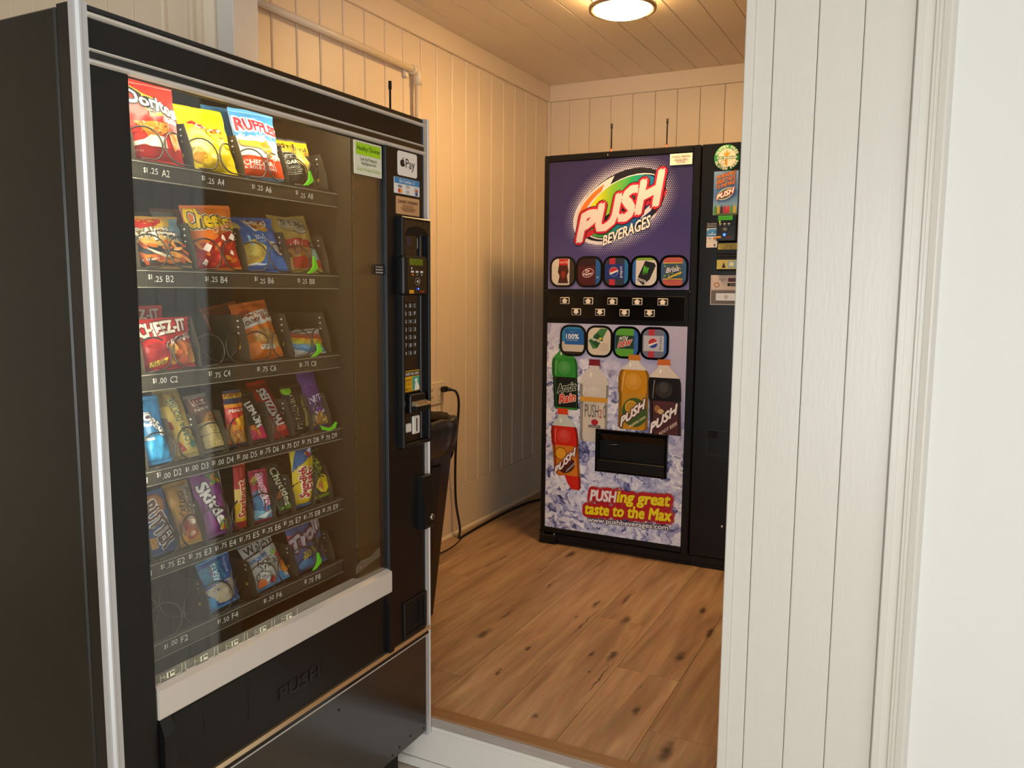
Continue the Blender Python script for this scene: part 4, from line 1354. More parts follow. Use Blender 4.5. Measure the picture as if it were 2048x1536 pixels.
# lower printed panel (with the opening for the delivery bay)
LO = (0.4525, 1.1195, 0.2535, 1.2365)
SLT = (0.710, 1.0505, 0.556, 0.755)
mb = MB()
for a0, a1, b0, b1 in ((LO[0], SLT[0], LO[2], LO[3]), (SLT[1], LO[1], LO[2], LO[3]), (SLT[0], SLT[1], LO[2], SLT[2]), (SLT[0], SLT[1], SLT[3], LO[3])):
    mb.box(a0, a1, YF + 0.003, YF + 0.010, b0, b1, M_ice)
P = Print(mb, lambda a, b, c: Vector((a, YF + 0.003 - c, b)), lift=0.0005, clip=LO)
def bottle(cx, top, bot, w, cap, liquid, label, lt, lb, neck='#d9d6d0', lean=0.0, air=0.14):
    """printed soda bottle: cap, neck, shoulders, liquid and label band; lt/lb = label top and bottom"""
    h = top - bot
    def sx(z): return cx + lean * (z - bot)
    P.rect(sx(top) - w * 0.19, sx(top) + w * 0.19, top - h * 0.055, top, K(cap))
    P.rect(sx(top) - w * 0.21, sx(top) + w * 0.21, top - h * 0.075, top - h * 0.055, K(cap))
    z1, z2 = top - h * 0.075, top - h * 0.30
    L, Rr = [], []
    shp = [(0.0, 0.16), (0.10, 0.16), (0.25, 0.24), (0.45, 0.36), (0.7, 0.46), (1.0, 0.5)]
    for t, q in shp:
        z = z1 + (z2 - z1) * t
        L.append((sx(z) - w * q, z)); Rr.append((sx(z) + w * q, z))
    for z, q in ((lt + h * 0.02, 0.5), (lt, 0.475), (lb, 0.475), (lb - h * 0.02, 0.49), (bot + h * 0.03, 0.47), (bot, 0.40)):
        if z < z2 and z >= bot:
            L.append((sx(z) - w * q, z)); Rr.append((sx(z) + w * q, z))
    P.poly(L + Rr[::-1], K(neck, 0.3))
    zt = top - h * air
    L2 = [(x, z) for x, z in L if z < zt]; R2 = [(x, z) for x, z in Rr if z < zt]
    def at(lst, z):
        for (xa, za), (xb, zb) in zip(lst, lst[1:]):
            if za >= z >= zb:
                return xa + (xb - xa) * (za - z) / max(1e-6, za - zb)
        return lst[0][0]
    L2 = [(at(L, zt), zt)] + L2; R2 = [(at(Rr, zt), zt)] + R2
    P.poly(L2 + R2[::-1], K(liquid, 0.3))
    if label:
        P.poly([(sx(lt) - w * 0.475, lt), (sx(lb) - w * 0.475, lb), (sx(lb) + w * 0.475, lb), (sx(lt) + w * 0.475, lt)], K(label))
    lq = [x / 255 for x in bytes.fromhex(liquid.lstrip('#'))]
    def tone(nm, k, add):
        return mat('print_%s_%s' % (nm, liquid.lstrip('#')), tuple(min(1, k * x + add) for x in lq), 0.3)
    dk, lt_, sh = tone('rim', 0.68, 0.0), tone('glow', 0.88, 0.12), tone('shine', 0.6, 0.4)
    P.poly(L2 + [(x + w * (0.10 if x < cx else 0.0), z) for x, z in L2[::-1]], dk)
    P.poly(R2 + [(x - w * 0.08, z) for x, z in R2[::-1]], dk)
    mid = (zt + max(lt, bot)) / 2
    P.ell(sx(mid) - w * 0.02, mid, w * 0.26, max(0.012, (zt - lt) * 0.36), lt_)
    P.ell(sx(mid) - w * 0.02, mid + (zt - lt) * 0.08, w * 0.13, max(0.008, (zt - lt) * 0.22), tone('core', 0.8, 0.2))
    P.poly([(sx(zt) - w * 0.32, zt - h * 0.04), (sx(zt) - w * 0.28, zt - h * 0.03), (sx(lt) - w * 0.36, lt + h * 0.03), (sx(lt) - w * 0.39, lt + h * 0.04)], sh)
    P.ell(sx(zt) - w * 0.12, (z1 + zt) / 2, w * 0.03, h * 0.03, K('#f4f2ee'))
    if label:
        lb_ = [x / 255 for x in bytes.fromhex(label.lstrip('#'))]
        ld = mat('print_labelrim_' + label.lstrip('#'), tuple(0.72 * x for x in lb_), 0.35)
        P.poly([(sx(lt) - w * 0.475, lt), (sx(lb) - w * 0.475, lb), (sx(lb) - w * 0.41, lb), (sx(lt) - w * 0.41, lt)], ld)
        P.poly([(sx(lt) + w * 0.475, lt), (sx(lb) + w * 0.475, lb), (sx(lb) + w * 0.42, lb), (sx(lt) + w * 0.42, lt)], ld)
    return sx
PW = K('#ece6e4')
# green bottle
bottle(0.556, 1.140, 0.832, 0.130, '#1f6a34', '#2f8f35', '#10150f', 0.985, 0.842, neck='#3f9a3c', lean=-0.06, air=0.22)
P.text('Arctic', 0.556, 0.937, 0.092, 0.040, K('#11130f'), bold=0.03, rise=0.22, shear=0.1, outline=[(0.035, K('#cdd6b8'))])
P.text('Rain', 0.562, 0.888, 0.080, 0.040, K('#e0402a'), bold=0.03, rise=0.2, shear=0.1, outline=[(0.03, K('#f0d8c8'))])
# clear bottle
full = P.clip
for P.clip in ((LO[0], SLT[0] - 0.001, LO[2], LO[3]), (SLT[0] - 0.001, LO[1], SLT[3] + 0.001, LO[3])):
    bottle(0.695, 1.075, 0.690, 0.142, '#7a1622', '#cfcac0', '#d6cdbd', 0.900, 0.735, neck='#d3cec8', air=0.30)
P.clip = full
P.rect(0.628, 0.762, 0.878, 0.900, K('#d49a2e'))
P.text('PUSH', 0.686, 0.836, 0.068, 0.060, K('#5a4a44'), bold=-0.005)
P.text('2', 0.730, 0.826, 0.014, 0.040, K('#b83a34'), bold=0.0); P.text('O', 0.750, 0.836, 0.016, 0.060, K('#5a4a44'), bold=-0.005)
P.ell(0.702, 0.784, 0.017, 0.014, K('#b01c30')); P.rect(0.672, 0.730, 0.759, 0.770, K('#1c1718')); P.text('RASPBERRY', 0.701, 0.7645, 0.052, 0.006, PW)
# orange-yellow bottle
bottle(0.886, 1.105, 0.765, 0.146, '#c07820', '#c98a16', '#c08a1a', 0.930, 0.778, air=0.20)
P.ell(0.893, 0.845, 0.060, 0.066, K('#3d5a1c')); P.ell(0.878, 0.868, 0.030, 0.030, K('#d8a428')); P.ell(0.878, 0.868, 0.024, 0.024, K('#b98a1e'))
P.text('PUSH', 0.885, 0.842, 0.112, 0.040, PW, bold=0.05, rise=0.85, shear=0.15, outline=[(0.05, K('#5a1a1c'))])
P.text('PINEAPPLE SODA', 0.908, 0.803, 0.075, 0.012, K('#e8e0b0'), bold=0.02, rise=0.7)
# root beer bottle
P.clip = (LO[0], LO[1], SLT[3] + 0.001, LO[3])
bottle(1.040, 1.090, 0.752, 0.148, '#c8641c', '#16100f', '#4c1c1e', 0.905, 0.745, neck='#d8d0c4', lean=-0.05, air=0.24)
P.ell(1.000, 0.868, 0.014, 0.018, K('#9a6a34'), rot=20); P.ell(1.016, 0.858, 0.014, 0.012, K('#c8a878'))
P.text('PUSH', 1.030, 0.828, 0.118, 0.042, PW, bold=0.05, rise=0.85, shear=0.15, outline=[(0.05, K('#3a1014'))])
P.text('ROOT BEER', 1.052, 0.785, 0.080, 0.016, K('#d8c8b0'), bold=0.02, rise=0.7)
P.clip = full
# red-orange bottle
bottle(0.578, 0.838, 0.455, 0.138, '#d8421c', '#d0281c', '#d87a1a', 0.662, 0.520, neck='#c9d2cc', lean=-0.09, air=0.22)
P.ell(0.538, 0.622, 0.026, 0.026, K('#e8a424')); P.ring(0.538, 0.622, 0.030, 0.030, 0.003, K('#6a5a1c'))
P.ell(0.572, 0.566, 0.044, 0.030, K('#4a1c14'), rot=40)
P.text('PUSH', 0.560, 0.586, 0.105, 0.036, PW, bold=0.05, rise=1.05, shear=0.15, outline=[(0.05, K('#6a1a14'))])
P.text('ORANGE', 0.590, 0.562, 0.046, 0.012, PW, rise=1.0)
# ice round the foot of the red bottle
P.poly([(0.490, 0.540), (0.530, 0.515), (0.560, 0.520), (0.575, 0.485), (0.600, 0.452), (0.56, 0.44), (0.49, 0.45)], M_ice)
# slogan
yel = K('#eddc12'); so = K('#b8121c')
for pas in (0, 1):
    ol = dict(outline=[(0.14, so)]) if pas == 0 else {}
    P.text('PUSH', 0.757, 0.4445, 0.128, 0.050, K('#efe6e8'), bold=0.045, shear=0.16, rise=0.05, **ol)
    P.text('ing great', 0.948, 0.4475, 0.248, 0.066, yel, bold=0.045, shear=0.16, rise=0.05, **ol)
    P.text('taste to the Max', 0.875, 0.3855, 0.412, 0.052, yel, bold=0.045, shear=0.16, rise=0.05, **ol)
P.text('www.pushbeverages.com', 0.875, 0.3285, 0.385, 0.029, K('#f2f0f2'), bold=0.02, rise=0.04, outline=[(0.06, K('#3a3850'))])
mb.build('printed_panel', door)

# delivery bay
mb = MB()
a0, a1, b0, b1 = SLT
framebox2 = [(a0, a1, b0, b0 + 0.012), (a0, a1, b1 - 0.012, b1), (a0, a0 + 0.012, b0, b1), (a1 - 0.012, a1, b0, b1)]
for q in framebox2:
    mb.box(q[0], q[1], YF - 0.014, YF + 0.02, q[2], q[3], M_blackgloss, 0.002)
mb.box(a0 + 0.01, a1 - 0.01, YF - 0.012, YF + 0.012, b0 + 0.01, 0.613, M_black, 0.003)
mb.box(a0 + 0.01, a1 - 0.01, YF + 0.016, YF + 0.019, 0.60, b1 - 0.01, M_blackmat)
mb.prism([(YF + 0.016, 0.70), (YF + 0.0, 0.735), (YF + 0.0, b1 - 0.012), (YF + 0.016, b1 - 0.012)], 'x', a0 + 0.012, a1 - 0.012, M_blackgloss)
mb.tube([(0.752, YF + 0.006, 0.680), (0.815, YF + 0.002, 0.690)], 0.0014, M_steel)
mb.build('delivery_bay', door)

# selection strip with arrow buttons
mb = MB()
mb.box(0.455, 1.106, YF - 0.001, YF + 0.006, 1.259, 1.366, M_blackgloss, 0.002)
strip = mb.build('selection_strip', door)
for k in range(9):
    upper = k < 5
    x = (0.542 + 0.1166 * k) if upper else (0.600 + 0.1166 * (k - 5))
    z = 1.3415 if upper else 1.291
    mb = MB()
    mb.box(x - 0.0235, x + 0.0235, YF - 0.005, YF, z - 0.0155, z + 0.0155, K('#d8cdbc'), 0.002)
    P = Print(mb, lambda a, b, c: Vector((a, YF - 0.005 - c, b)), lift=0.0004)
    P.rect(x - 0.0205, x + 0.0205, z - 0.0125, z + 0.0125, K('#14110f'))
    s = 1 if upper else -1
    P.poly([(x - 0.010, z - s * 0.0115), (x + 0.010, z - s * 0.0115), (x + 0.010, z), (x + 0.0165, z), (x, z + s * 0.0115), (x - 0.0165, z), (x - 0.010, z)], K('#efe3d2'))
    mb.build('selection_button', strip)

# the nine product windows
def window(cx, cz, w, h, draw):
    mb = MB()
    def rr(a0, a1, b0, b1, r, n=7):
        pts = []
        for x, y, t0 in ((a1 - r, b1 - r, 0), (a0 + r, b1 - r, 90), (a0 + r, b0 + r, 180), (a1 - r, b0 + r, 270)):
            for k in range(n + 1):
                t = R(t0 + 90 * k / n)
                pts.append((x + r * math.cos(t), y + r * math.sin(t)))
        return pts
    mb.prism(rr(cx - w / 2, cx + w / 2, cz - h / 2, cz + h / 2, w * 0.33), 'y', YF - 0.001, YF + 0.002, M_blackgloss)
    iw, ih = w / 2 - 0.0105, h / 2 - 0.0105
    fr = rr(cx - iw, cx + iw, cz - ih, cz + ih, w * 0.26)
    P = Print(mb, lambda a, b, c: Vector((a, YF - 0.001 - c, b)), lift=0.0003)
    draw(P, cx, cz, iw, ih, fr)
    mb.build('product_window', door)

def inside(fr, x0, x1, z0, z1):
    """part of the convex window outline between the given limits"""
    def cut(pts, k, lim, keep_low):
        out = []
        for p, q in zip(pts, pts[1:] + pts[:1]):
            pin = (p[k] <= lim) if keep_low else (p[k] >= lim)
            qin = (q[k] <= lim) if keep_low else (q[k] >= lim)
            if pin: out.append(p)
            if pin != qin:
                t = (lim - p[k]) / (q[k] - p[k])
                out.append((p[0] + (q[0] - p[0]) * t, p[1] + (q[1] - p[1]) * t))
        return out
    for k, lim, low in ((0, x0, False), (0, x1, True), (1, z0, False), (1, z1, True)):
        if fr: fr = cut(fr, k, lim, low)
    return fr
def d_cola(P, x, z, w, h, fr):
    P.poly(fr, K('#d6cfc2'))
    for q in (-0.3, 0.3): P.rect(x - w * 0.9, x + w * 0.9, z + q * h, z + q * h + 0.0012, K('#9a948c'))
    P.poly(inside(fr, x + w * 0.62, x + w, z - h, z + h), K('#3a2f28'))
    P.poly([(x - w * 0.35, z + h * 0.98), (x + w * 0.5, z + h * 0.98), (x + w * 0.45, z + h * 0.45), (x + w * 0.55, z), (x + w * 0.38, z - h * 0.3), (x + w * 0.52, z - h * 0.86), (x - w * 0.42, z - h * 0.86), (x - w * 0.28, z - h * 0.3), (x - w * 0.45, z), (x - w * 0.35, z + h * 0.45)], K('#4a2018'))
    P.poly([(x - w * 0.35, z + h * 0.98), (x + w * 0.5, z + h * 0.98), (x + w * 0.45, z + h * 0.5), (x - w * 0.36, z + h * 0.5)], K('#c02a20'))
    P.ell(x + w * 0.05, z - h * 0.2, w * 0.2, h * 0.3, K('#8a2c1c'))
    P.text('Coca-Cola', x + w * 0.05, z + h * 0.75, w * 0.95, h * 0.2, K('#efe2d8'), shear=0.25, bold=0.005)
def d_pepper(P, x, z, w, h, fr):
    P.poly(fr, K('#4a1418'))
    P.poly(inside(fr, x - w, x + w, z + h * 0.45, z + h), K('#2e1214'))
    P.poly(inside(fr, x + w * 0.58, x + w, z - h, z + h), K('#1f5a9a'))
    P.ell(x - w * 0.1, z - h * 0.08, w * 0.50, h * 0.34, K('#d8ccc8'), rise=0.15); P.ell(x - w * 0.1, z - h * 0.08, w * 0.46, h * 0.30, K('#6a1418'), rise=0.15)
    P.text('Dr', x - w * 0.12, z + h * 0.06, w * 0.36, h * 0.22, M_wht, bold=0.02, rise=0.15); P.text('Pepper', x - w * 0.1, z - h * 0.18, w * 0.78, h * 0.24, M_wht, bold=0.02, rise=0.15)
    P.text('20', x + w * 0.76, z - h * 0.4, w * 0.16, h * 0.12, M_wht)
def pepsiball(P, x, z, r):
    P.ell(x, z, r, r, K('#e6e2e0')); P.ell(x, z + r * 0.06, r * 0.94, r * 0.9, K('#b8303a'), a0=20, a1=200); P.ell(x, z - r * 0.06, r * 0.94, r * 0.9, K('#1c3f96'), a0=220, a1=370)
def d_pepsi(P, x, z, w, h, fr):
    P.poly(fr, K('#2a3244'))
    P.poly(inside(fr, x - w * 0.6, x - w * 0.1, z - h, z + h), K('#b02a38'))
    P.poly(inside(fr, x + w * 0.68, x + w, z - h, z + h), K('#1f6aa8'))
    P.poly(inside(fr, x - w * 0.98, x + w * 0.7, z - h * 0.55, z + h * 0.55), K('#1c2f74'))
    pepsiball(P, x - w * 0.22, z, w * 0.38)
    P.text('pepsi', x + w * 0.42, z - h * 0.02, h * 0.8, w * 0.3, K('#d6dae8'), rot=90, bold=0.01)
def d_monster(P, x, z, w, h, fr):
    P.poly(fr, K('#cfcbc6'))
    P.poly(inside(fr, x - w, x - w * 0.72, z - h, z + h), K('#2a62b0')); P.poly(inside(fr, x - w * 0.72, x + w * 0.8, z + h * 0.82, z + h), K('#7aa02a'))
    P.poly([(x - w * 0.62, z - h * 0.55), (x - w * 0.1, z - h * 0.98), (x + w * 0.45, z - h * 0.55), (x + w * 0.92, z + h * 0.42), (x + w * 0.8, z + h * 0.62), (x + w * 0.05, z + h * 0.78)], K('#12130f'))
    for q in range(3):
        a = x - w * 0.02 + q * w * 0.15
        P.poly([(a - w * 0.02, z + h * 0.42 - q * 0.004), (a + w * 0.08, z + h * 0.40 - q * 0.004), (a + w * 0.02, z + h * 0.1), (a - w * 0.10, z - h * 0.30 + q * 0.003), (a - w * 0.08, z + h * 0.08)], K('#5ac832'))
    P.text('MONSTER', x - w * 0.22, z - h * 0.62, w * 0.8, h * 0.2, PW, rise=-0.4, bold=0.02)
def d_brisk(P, x, z, w, h, fr):
    P.poly(fr, K('#2f5a8c'))
    P.poly(inside(fr, x - w * 0.85, x + w * 0.72, z - h, z + h), K('#b0564c'))
    P.poly(inside(fr, x - w * 0.85, x + w * 0.72, z - h * 0.55, z + h * 0.62), K('#35506a'))
    for q in (-0.55, 0.58): P.rect(x - w * 0.85, x + w * 0.72, z + h * q, z + h * q + 0.003, K('#d8c83a'))
    for k in range(10):
        a = x - w * 0.7 + 0.013 * (k % 5) * 1.3; b = z - h * 0.3 + 0.03 * (k // 5) + 0.006 * (k % 3)
        P.ell(a, b, 0.007, 0.003, K('#7f9a3c'), rot=40 + 50 * k)
    P.text('Brisk', x - w * 0.05, z + h * 0.15, w * 1.1, h * 0.36, K('#d6d2e0'), shear=0.25, bold=0.03, rise=0.15, outline=[(0.03, K('#1c2c4a'))])
    P.poly([(x - w * 0.5, z - h * 0.42), (x + w * 0.65, z + h * 0.02), (x + w * 0.65, z - h * 0.12), (x - w * 0.3, z - h * 0.48)], K('#c8b43a'))
def d_water(P, x, z, w, h, fr):
    P.poly(fr, K('#c9bfb2'))
    P.poly(inside(fr, x - w, x + w, z - h * 0.1, z + h), K('#2a86b8')); P.poly(inside(fr, x - w * 0.75, x + w, z - h * 0.3, z + h * 0.85), K('#1f5fa8'))
    P.poly(inside(fr, x - w, x + w, z - h, z - h * 0.82), K('#2c241c'))
    P.text('100%', x - w * 0.05, z + h * 0.3, w * 1.15, h * 0.36, K('#e6eef4'), bold=0.03)
    P.text('purified water', x - w * 0.05, z + h * 0.02, w * 1.0, h * 0.12, K('#d6e2ee')); P.text('dasani', x - w * 0.05, z + h * 0.66, w * 0.5, h * 0.1, K('#7ab8d8'))
def d_sprite(P, x, z, w, h, fr):
    P.poly(fr, K('#d2c8b6'))
    P.poly([(x - w * 0.95, z + h * 0.02), (x - w * 0.55, z - h * 0.55), (x - w * 0.15, z - h * 0.5), (x + w * 0.75, z + h * 0.95), (x + w * 0.1, z + h * 0.95), (x - w * 0.3, z + h * 0.6)], K('#3f7a3c'))
    P.poly([(x - w * 0.85, z + h * 0.05), (x - w * 0.2, z - h * 0.45), (x + w * 0.35, z + h * 0.12), (x - w * 0.15, z + h * 0.62)], K('#1c4a28'))
    P.text('Sprite', x - w * 0.24, z + h * 0.08, w * 0.95, h * 0.3, K('#e6e6d6'), bold=0.03, shear=0.2, rise=-0.35)
    P.ell(x + w * 0.1, z + h * 0.2, w * 0.13, h * 0.1, K('#d8c03a')); P.lines(x + w * 0.1, x + w * 0.9, z - h * 0.7, z - h * 0.1, 5, K('#9a9484'), 0.25, seed=9)
def d_dew(P, x, z, w, h, fr):
    P.poly(fr, K('#2f62ac'))
    P.poly(inside(fr, x - w * 0.9, x + w * 0.62, z - h, z + h), K('#56a032')); P.poly(inside(fr, x - w * 0.95, x + w * 0.66, z - h * 0.45, z + h * 0.5), K('#1c3a26'))
    P.text('MTN', x - w * 0.25, z + h * 0.28, w * 0.75, h * 0.28, K('#e2e6da'), bold=0.03, shear=0.35, rise=0.12)
    P.text('DEW', x - w * 0.12, z - h * 0.08, w * 1.2, h * 0.36, K('#c83a30'), bold=0.05, shear=0.35, rise=0.22, outline=[(0.035, K('#e2e6da'))])
def d_diet(P, x, z, w, h, fr):
    P.poly(fr, K('#6a6f86'))
    P.poly(inside(fr, x - w * 0.5, x, z - h, z + h), K('#b03040')); P.poly(inside(fr, x + w * 0.8, x + w, z - h, z + h), K('#2f62ac'))
    P.poly(inside(fr, x - w * 0.9, x + w * 0.78, z - h * 0.55, z + h * 0.55), K('#b6b8c4'))
    pepsiball(P, x - w * 0.12, z + h * 0.02, w * 0.40); P.text('diet pepsi', x + w * 0.52, z, h * 0.9, w * 0.24, K('#4a5068'), rot=90)
for k, d in enumerate((d_cola, d_pepper, d_pepsi, d_monster, d_brisk)):
    window(0.5285 + 0.1308 * k, 1.4735, 0.1315, 0.142, d)
for k, d in enumerate((d_water, d_sprite, d_dew, d_diet)):
    window(0.585 + 0.130 * k, 1.158, 0.131, 0.146, d)

# base with foot bracket
mb = MB()
mb.box(0.44, XB1, YF + 0.03, 4.30, 0.195, 0.24, M_blackmat)
mb.box(0.47, XB1, YF + 0.008, YF + 0.05, 0.188, 0.222, M_bevblack, 0.003)
mb.build('base', bev)
mb = MB(); mb.box(0.424, 0.512, YF - 0.004, YF + 0.10, HS, 0.215, M_black, 0.004); mb.box(0.424, 0.45, YF + 0.001, YF + 0.06, 0.21, 0.236, M_black, 0.003)
mb.lathe([(0.0055, -0.004), (0.004, -0.0065), (0, -0.007)], (0.505, YF, 0.222), M_steel, 10, axis='y'); mb.build('foot', bev)
for x, y in ((1.42, YF + 0.09), (0.50, 4.2), (1.42, 4.2)):
    mb = MB(); mb.lathe([(0.03, 0), (0.03, 0.012), (0.014, 0.016), (0.014, 0.03)], (x, y, HS), M_black, 16); mb.build('foot', bev)
mb = MB()
mb.box(0.510, XB1, YF + 0.014, YF + 0.06, HS + 0.003, 0.192, M_bevblack, 0.003); mb.build('kick_plate', bev)
# right-hand service panel
mb = MB()
mb.box(1.1565, XB1, YF + 0.004, YF + 0.06, 0.222, ZT, M_bevblack, 0.004)
side = mb.build('service_panel', bev)
sb2 = lambda nm, a0, a1, b0, b1, m, th=0.002, parent=side, bev_=0.0: None
def bplate(a0, a1, b0, b1, m, th=0.0015, bev_=0.0):
    mb = MB(); mb.box(a0, a1, YF + 0.004 - th, YF + 0.0045, b0, b1, m, bev_)
    return mb, Print(mb, lambda a, b, c: Vector((a, YF + 0.004 - th - c, b)), lift=0.0003)
# round gluten-free sticker
mb = MB(); gc = (1.262, 1.942)
mb.lathe([(0.0525, 0.0), (0.0525, -0.0012), (0.0, -0.0012)], (gc[0], YF + 0.004, gc[1]), K('#2a8a4c'), 48, axis='y')
P = Print(mb, lambda a, b, c: Vector((a, YF + 0.0028 - c, b)), lift=0.0003)
P.ell(gc[0], gc[1], 0.037, 0.037, K('#e6dccb'))
P.poly([(gc[0] - 0.006, gc[1] - 0.03), (gc[0] + 0.003, gc[1] - 0.034), (gc[0] + 0.002, gc[1]), (gc[0] + 0.016, gc[1] + 0.024), (gc[0] + 0.004, gc[1] + 0.018), (gc[0], gc[1] + 0.034), (gc[0] - 0.006, gc[1] + 0.018), (gc[0] - 0.014, gc[1] + 0.022), (gc[0] - 0.008, gc[1])], K('#cf9a2c'))
P.rect(gc[0] - 0.046, gc[0] + 0.046, gc[1] - 0.006, gc[1] + 0.006, K('#2a8a4c')); P.text('PUSH BEVERAGES', gc[0], gc[1], 0.082, 0.0085, M_wht, bold=0.03)
P.ring(gc[0] - 0.014, gc[1] - 0.018, 0.013, 0.008, 0.0015, K('#4a2420'), rot=25)
def arc_text(P, s, c, rad, a0, a1, h, m, flip=False):
    n = len(s)
    for k, ch in enumerate(s):
        if ch == ' ': continue
        a = a0 + (a1 - a0) * k / (n - 1)
        x, y = c[0] + rad * math.cos(R(a)), c[1] + rad * math.sin(R(a))
        P.text(ch, x, y, h * (0.75 if ch != 'I' else 0.25), h, m, rot=(a + 90 if flip else a - 90), bold=0.03)
arc_text(P, 'GLUTEN FREE', gc, 0.0447, 158, 22, 0.0105, M_wht)
arc_text(P, 'GLUTEN FREE', gc, 0.0447, 202, 338, 0.0105, M_wht, flip=True)
mb.build('sticker', side)
# tall blue poster sticker
M_sky = ramp_mat('sky_print', [(0.0, '#7f9a4a'), (0.12, '#7fa8c8'), (0.5, '#4a78b4'), (1.0, '#7fa0cc')], 2, 1.708, 1.888)
mb, P = bplate(1.2115, 1.3130, 1.7085, 1.888, M_sky)
for q, t in enumerate(('PUSHING', 'GREAT TASTE', 'TO THE MAX!')):
    P.text(t, 1.262, 1.872 - 0.020 * q, 0.078, 0.015, K('#e0862a'), bold=0.03, rise=0.28, shear=0.2, outline=[(0.03, K('#5a2a1c'))])
P.ell(1.263, 1.795, 0.037, 0.021, K('#e0dcd8'), rot=27); P.ell(1.263, 1.795, 0.034, 0.018, K('#2f7a4c'), rot=27)
P.text('PUSH', 1.262, 1.795, 0.070, 0.021, M_wht, bold=0.05, rise=0.4, shear=0.2, grow=0.1, outline=[(0.06, K('#a01c30'))])
for q, c in enumerate(('#4f8a34', '#b8a43a', '#4a1c24', '#b8283a', '#c8303a', '#5a9a3c', '#c8a848')):
    x = 1.222 + q * 0.0135
    P.rrect(x - 0.0055, x + 0.0055, 1.714, 1.742, 0.003, K(c)); P.rect(x - 0.002, x + 0.002, 1.741, 1.748, K(c))
mb.build('sticker', side)
# small black and blue stickers
mb, P = bplate(1.188, 1.2365, 1.659, 1.679, K('#14110f'))
for q, t in enumerate(('Price Displayed', 'Reflects $0.10 Cash', 'Discounted Amount')):
    P.text(t, 1.212, 1.6735 - q * 0.0058, 0.042, 0.0042, M_wht)
mb.build('sticker', side)
mb, P = bplate(1.189, 1.2365, 1.574, 1.655, K('#e0ddd8'))
P.rect(1.1895, 1.236, 1.620, 1.646, K('#3a86c8')); P.poly([(1.19, 1.652), (1.2365, 1.652), (1.213, 1.640)], K('#4a96d4')); P.rect(1.196, 1.230, 1.627, 1.630, M_wht); P.ell(1.213, 1.636, 0.003, 0.002, M_wht)
P.text('VISA', 1.202, 1.612, 0.014, 0.0055, K('#22306e'), bold=0.02); P.ell(1.222, 1.612, 0.004, 0.0045, K('#c83a20')); P.ell(1.228, 1.612, 0.004, 0.0045, K('#e09a2c'))
for q in (0, 1): frame_rect(P, 1.194 + 0.02 * q, 1.210 + 0.02 * q, 1.594, 1.601, 0.0006, K('#8a8a88'))
P.text('DISC', 1.202, 1.583, 0.014, 0.004, K('#c87a3a')); P.rect(1.220, 1.228, 1.579, 1.588, K('#5a6a8a'))
mb.build('sticker', side)
# card reader of the beverage machine
mb = MB(); mb.box(1.236, 1.320, YF - 0.030, YF + 0.004, 1.598, 1.706, M_black, 0.005, 2)
rd = mb.build('card_reader', side)
mb = MB(); P = Print(mb, lambda a, b, c: Vector((a, YF - 0.030 - c, b)), lift=0.0004)
P.rrect(1.2385, 1.3125, 1.601, 1.703, 0.003, M_blackgloss)
P.rect(1.243, 1.302, 1.684, 1.702, mat('green_screen', '#2f7a12', 0.3, emit='#3f9a18', es=0.5)); P.text('MAKE SELECTION', 1.272, 1.693, 0.046, 0.005, K('#1f5a0c'))
P.ell(1.250, 1.678, 0.004, 0.004, K('#b8e648'))
for q in range(3): P.rect(1.247 + q * 0.018, 1.257 + q * 0.018, 1.6665, 1.671, K('#c9c7c2')); P.rect(1.249 + q * 0.018, 1.256 + q * 0.018, 1.661, 1.6635, K('#9a8a7a'))
P.ring(1.271, 1.647, 0.0115, 0.0085, 0.0007, K('#8a8a86')); P.poly([(1.265, 1.647), (1.2725, 1.651), (1.2725, 1.643)], K('#d0cec8')); P.ring(1.268, 1.647, 0.0105, 0.006, 0.0013, K('#d0cec8'), a0=-50, a1=50, n=8)
P.ell(1.271, 1.624, 0.0055, 0.0055, M_bluelight); P.rect(1.239, 1.257, 1.611, 1.6185, K('#e0a21c')); P.text('airpay', 1.290, 1.614, 0.026, 0.008, K('#8a3022'), shear=0.3, bold=0.02)
mb.build('reader_face', rd)
# bill acceptor
mb = MB(); mb.box(1.238, 1.345, YF - 0.016, YF + 0.004, 1.476, 1.597, M_black, 0.004)
P = Print(mb, lambda a, b, c: Vector((a, YF - 0.016 - c, b)), lift=0.0004)
P.rect(1.243, 1.342, 1.564, 1.589, K('#c8b454')); P.text('ACCEPTS', 1.295, 1.580, 0.045, 0.007, bk, bold=0.02); P.text('1 & 5 BILLS', 1.290, 1.570, 0.058, 0.007, bk, bold=0.02)
P.rect(1.240, 1.342, 1.529, 1.549, M_blackmat); P.rect(1.241, 1.340, 1.537, 1.540, K('#1c1814'))
P.rect(1.241, 1.342, 1.483, 1.521, K('#c8bc6a')); P.poly([(1.262, 1.488), (1.270, 1.512), (1.278, 1.488)], bk); P.rect(1.285, 1.335, 1.487, 1.517, K('#8fb4bc')); P.ell(1.302, 1.503, 0.010, 0.009, K('#dfe2cc'))
mb.build('bill_acceptor', side)
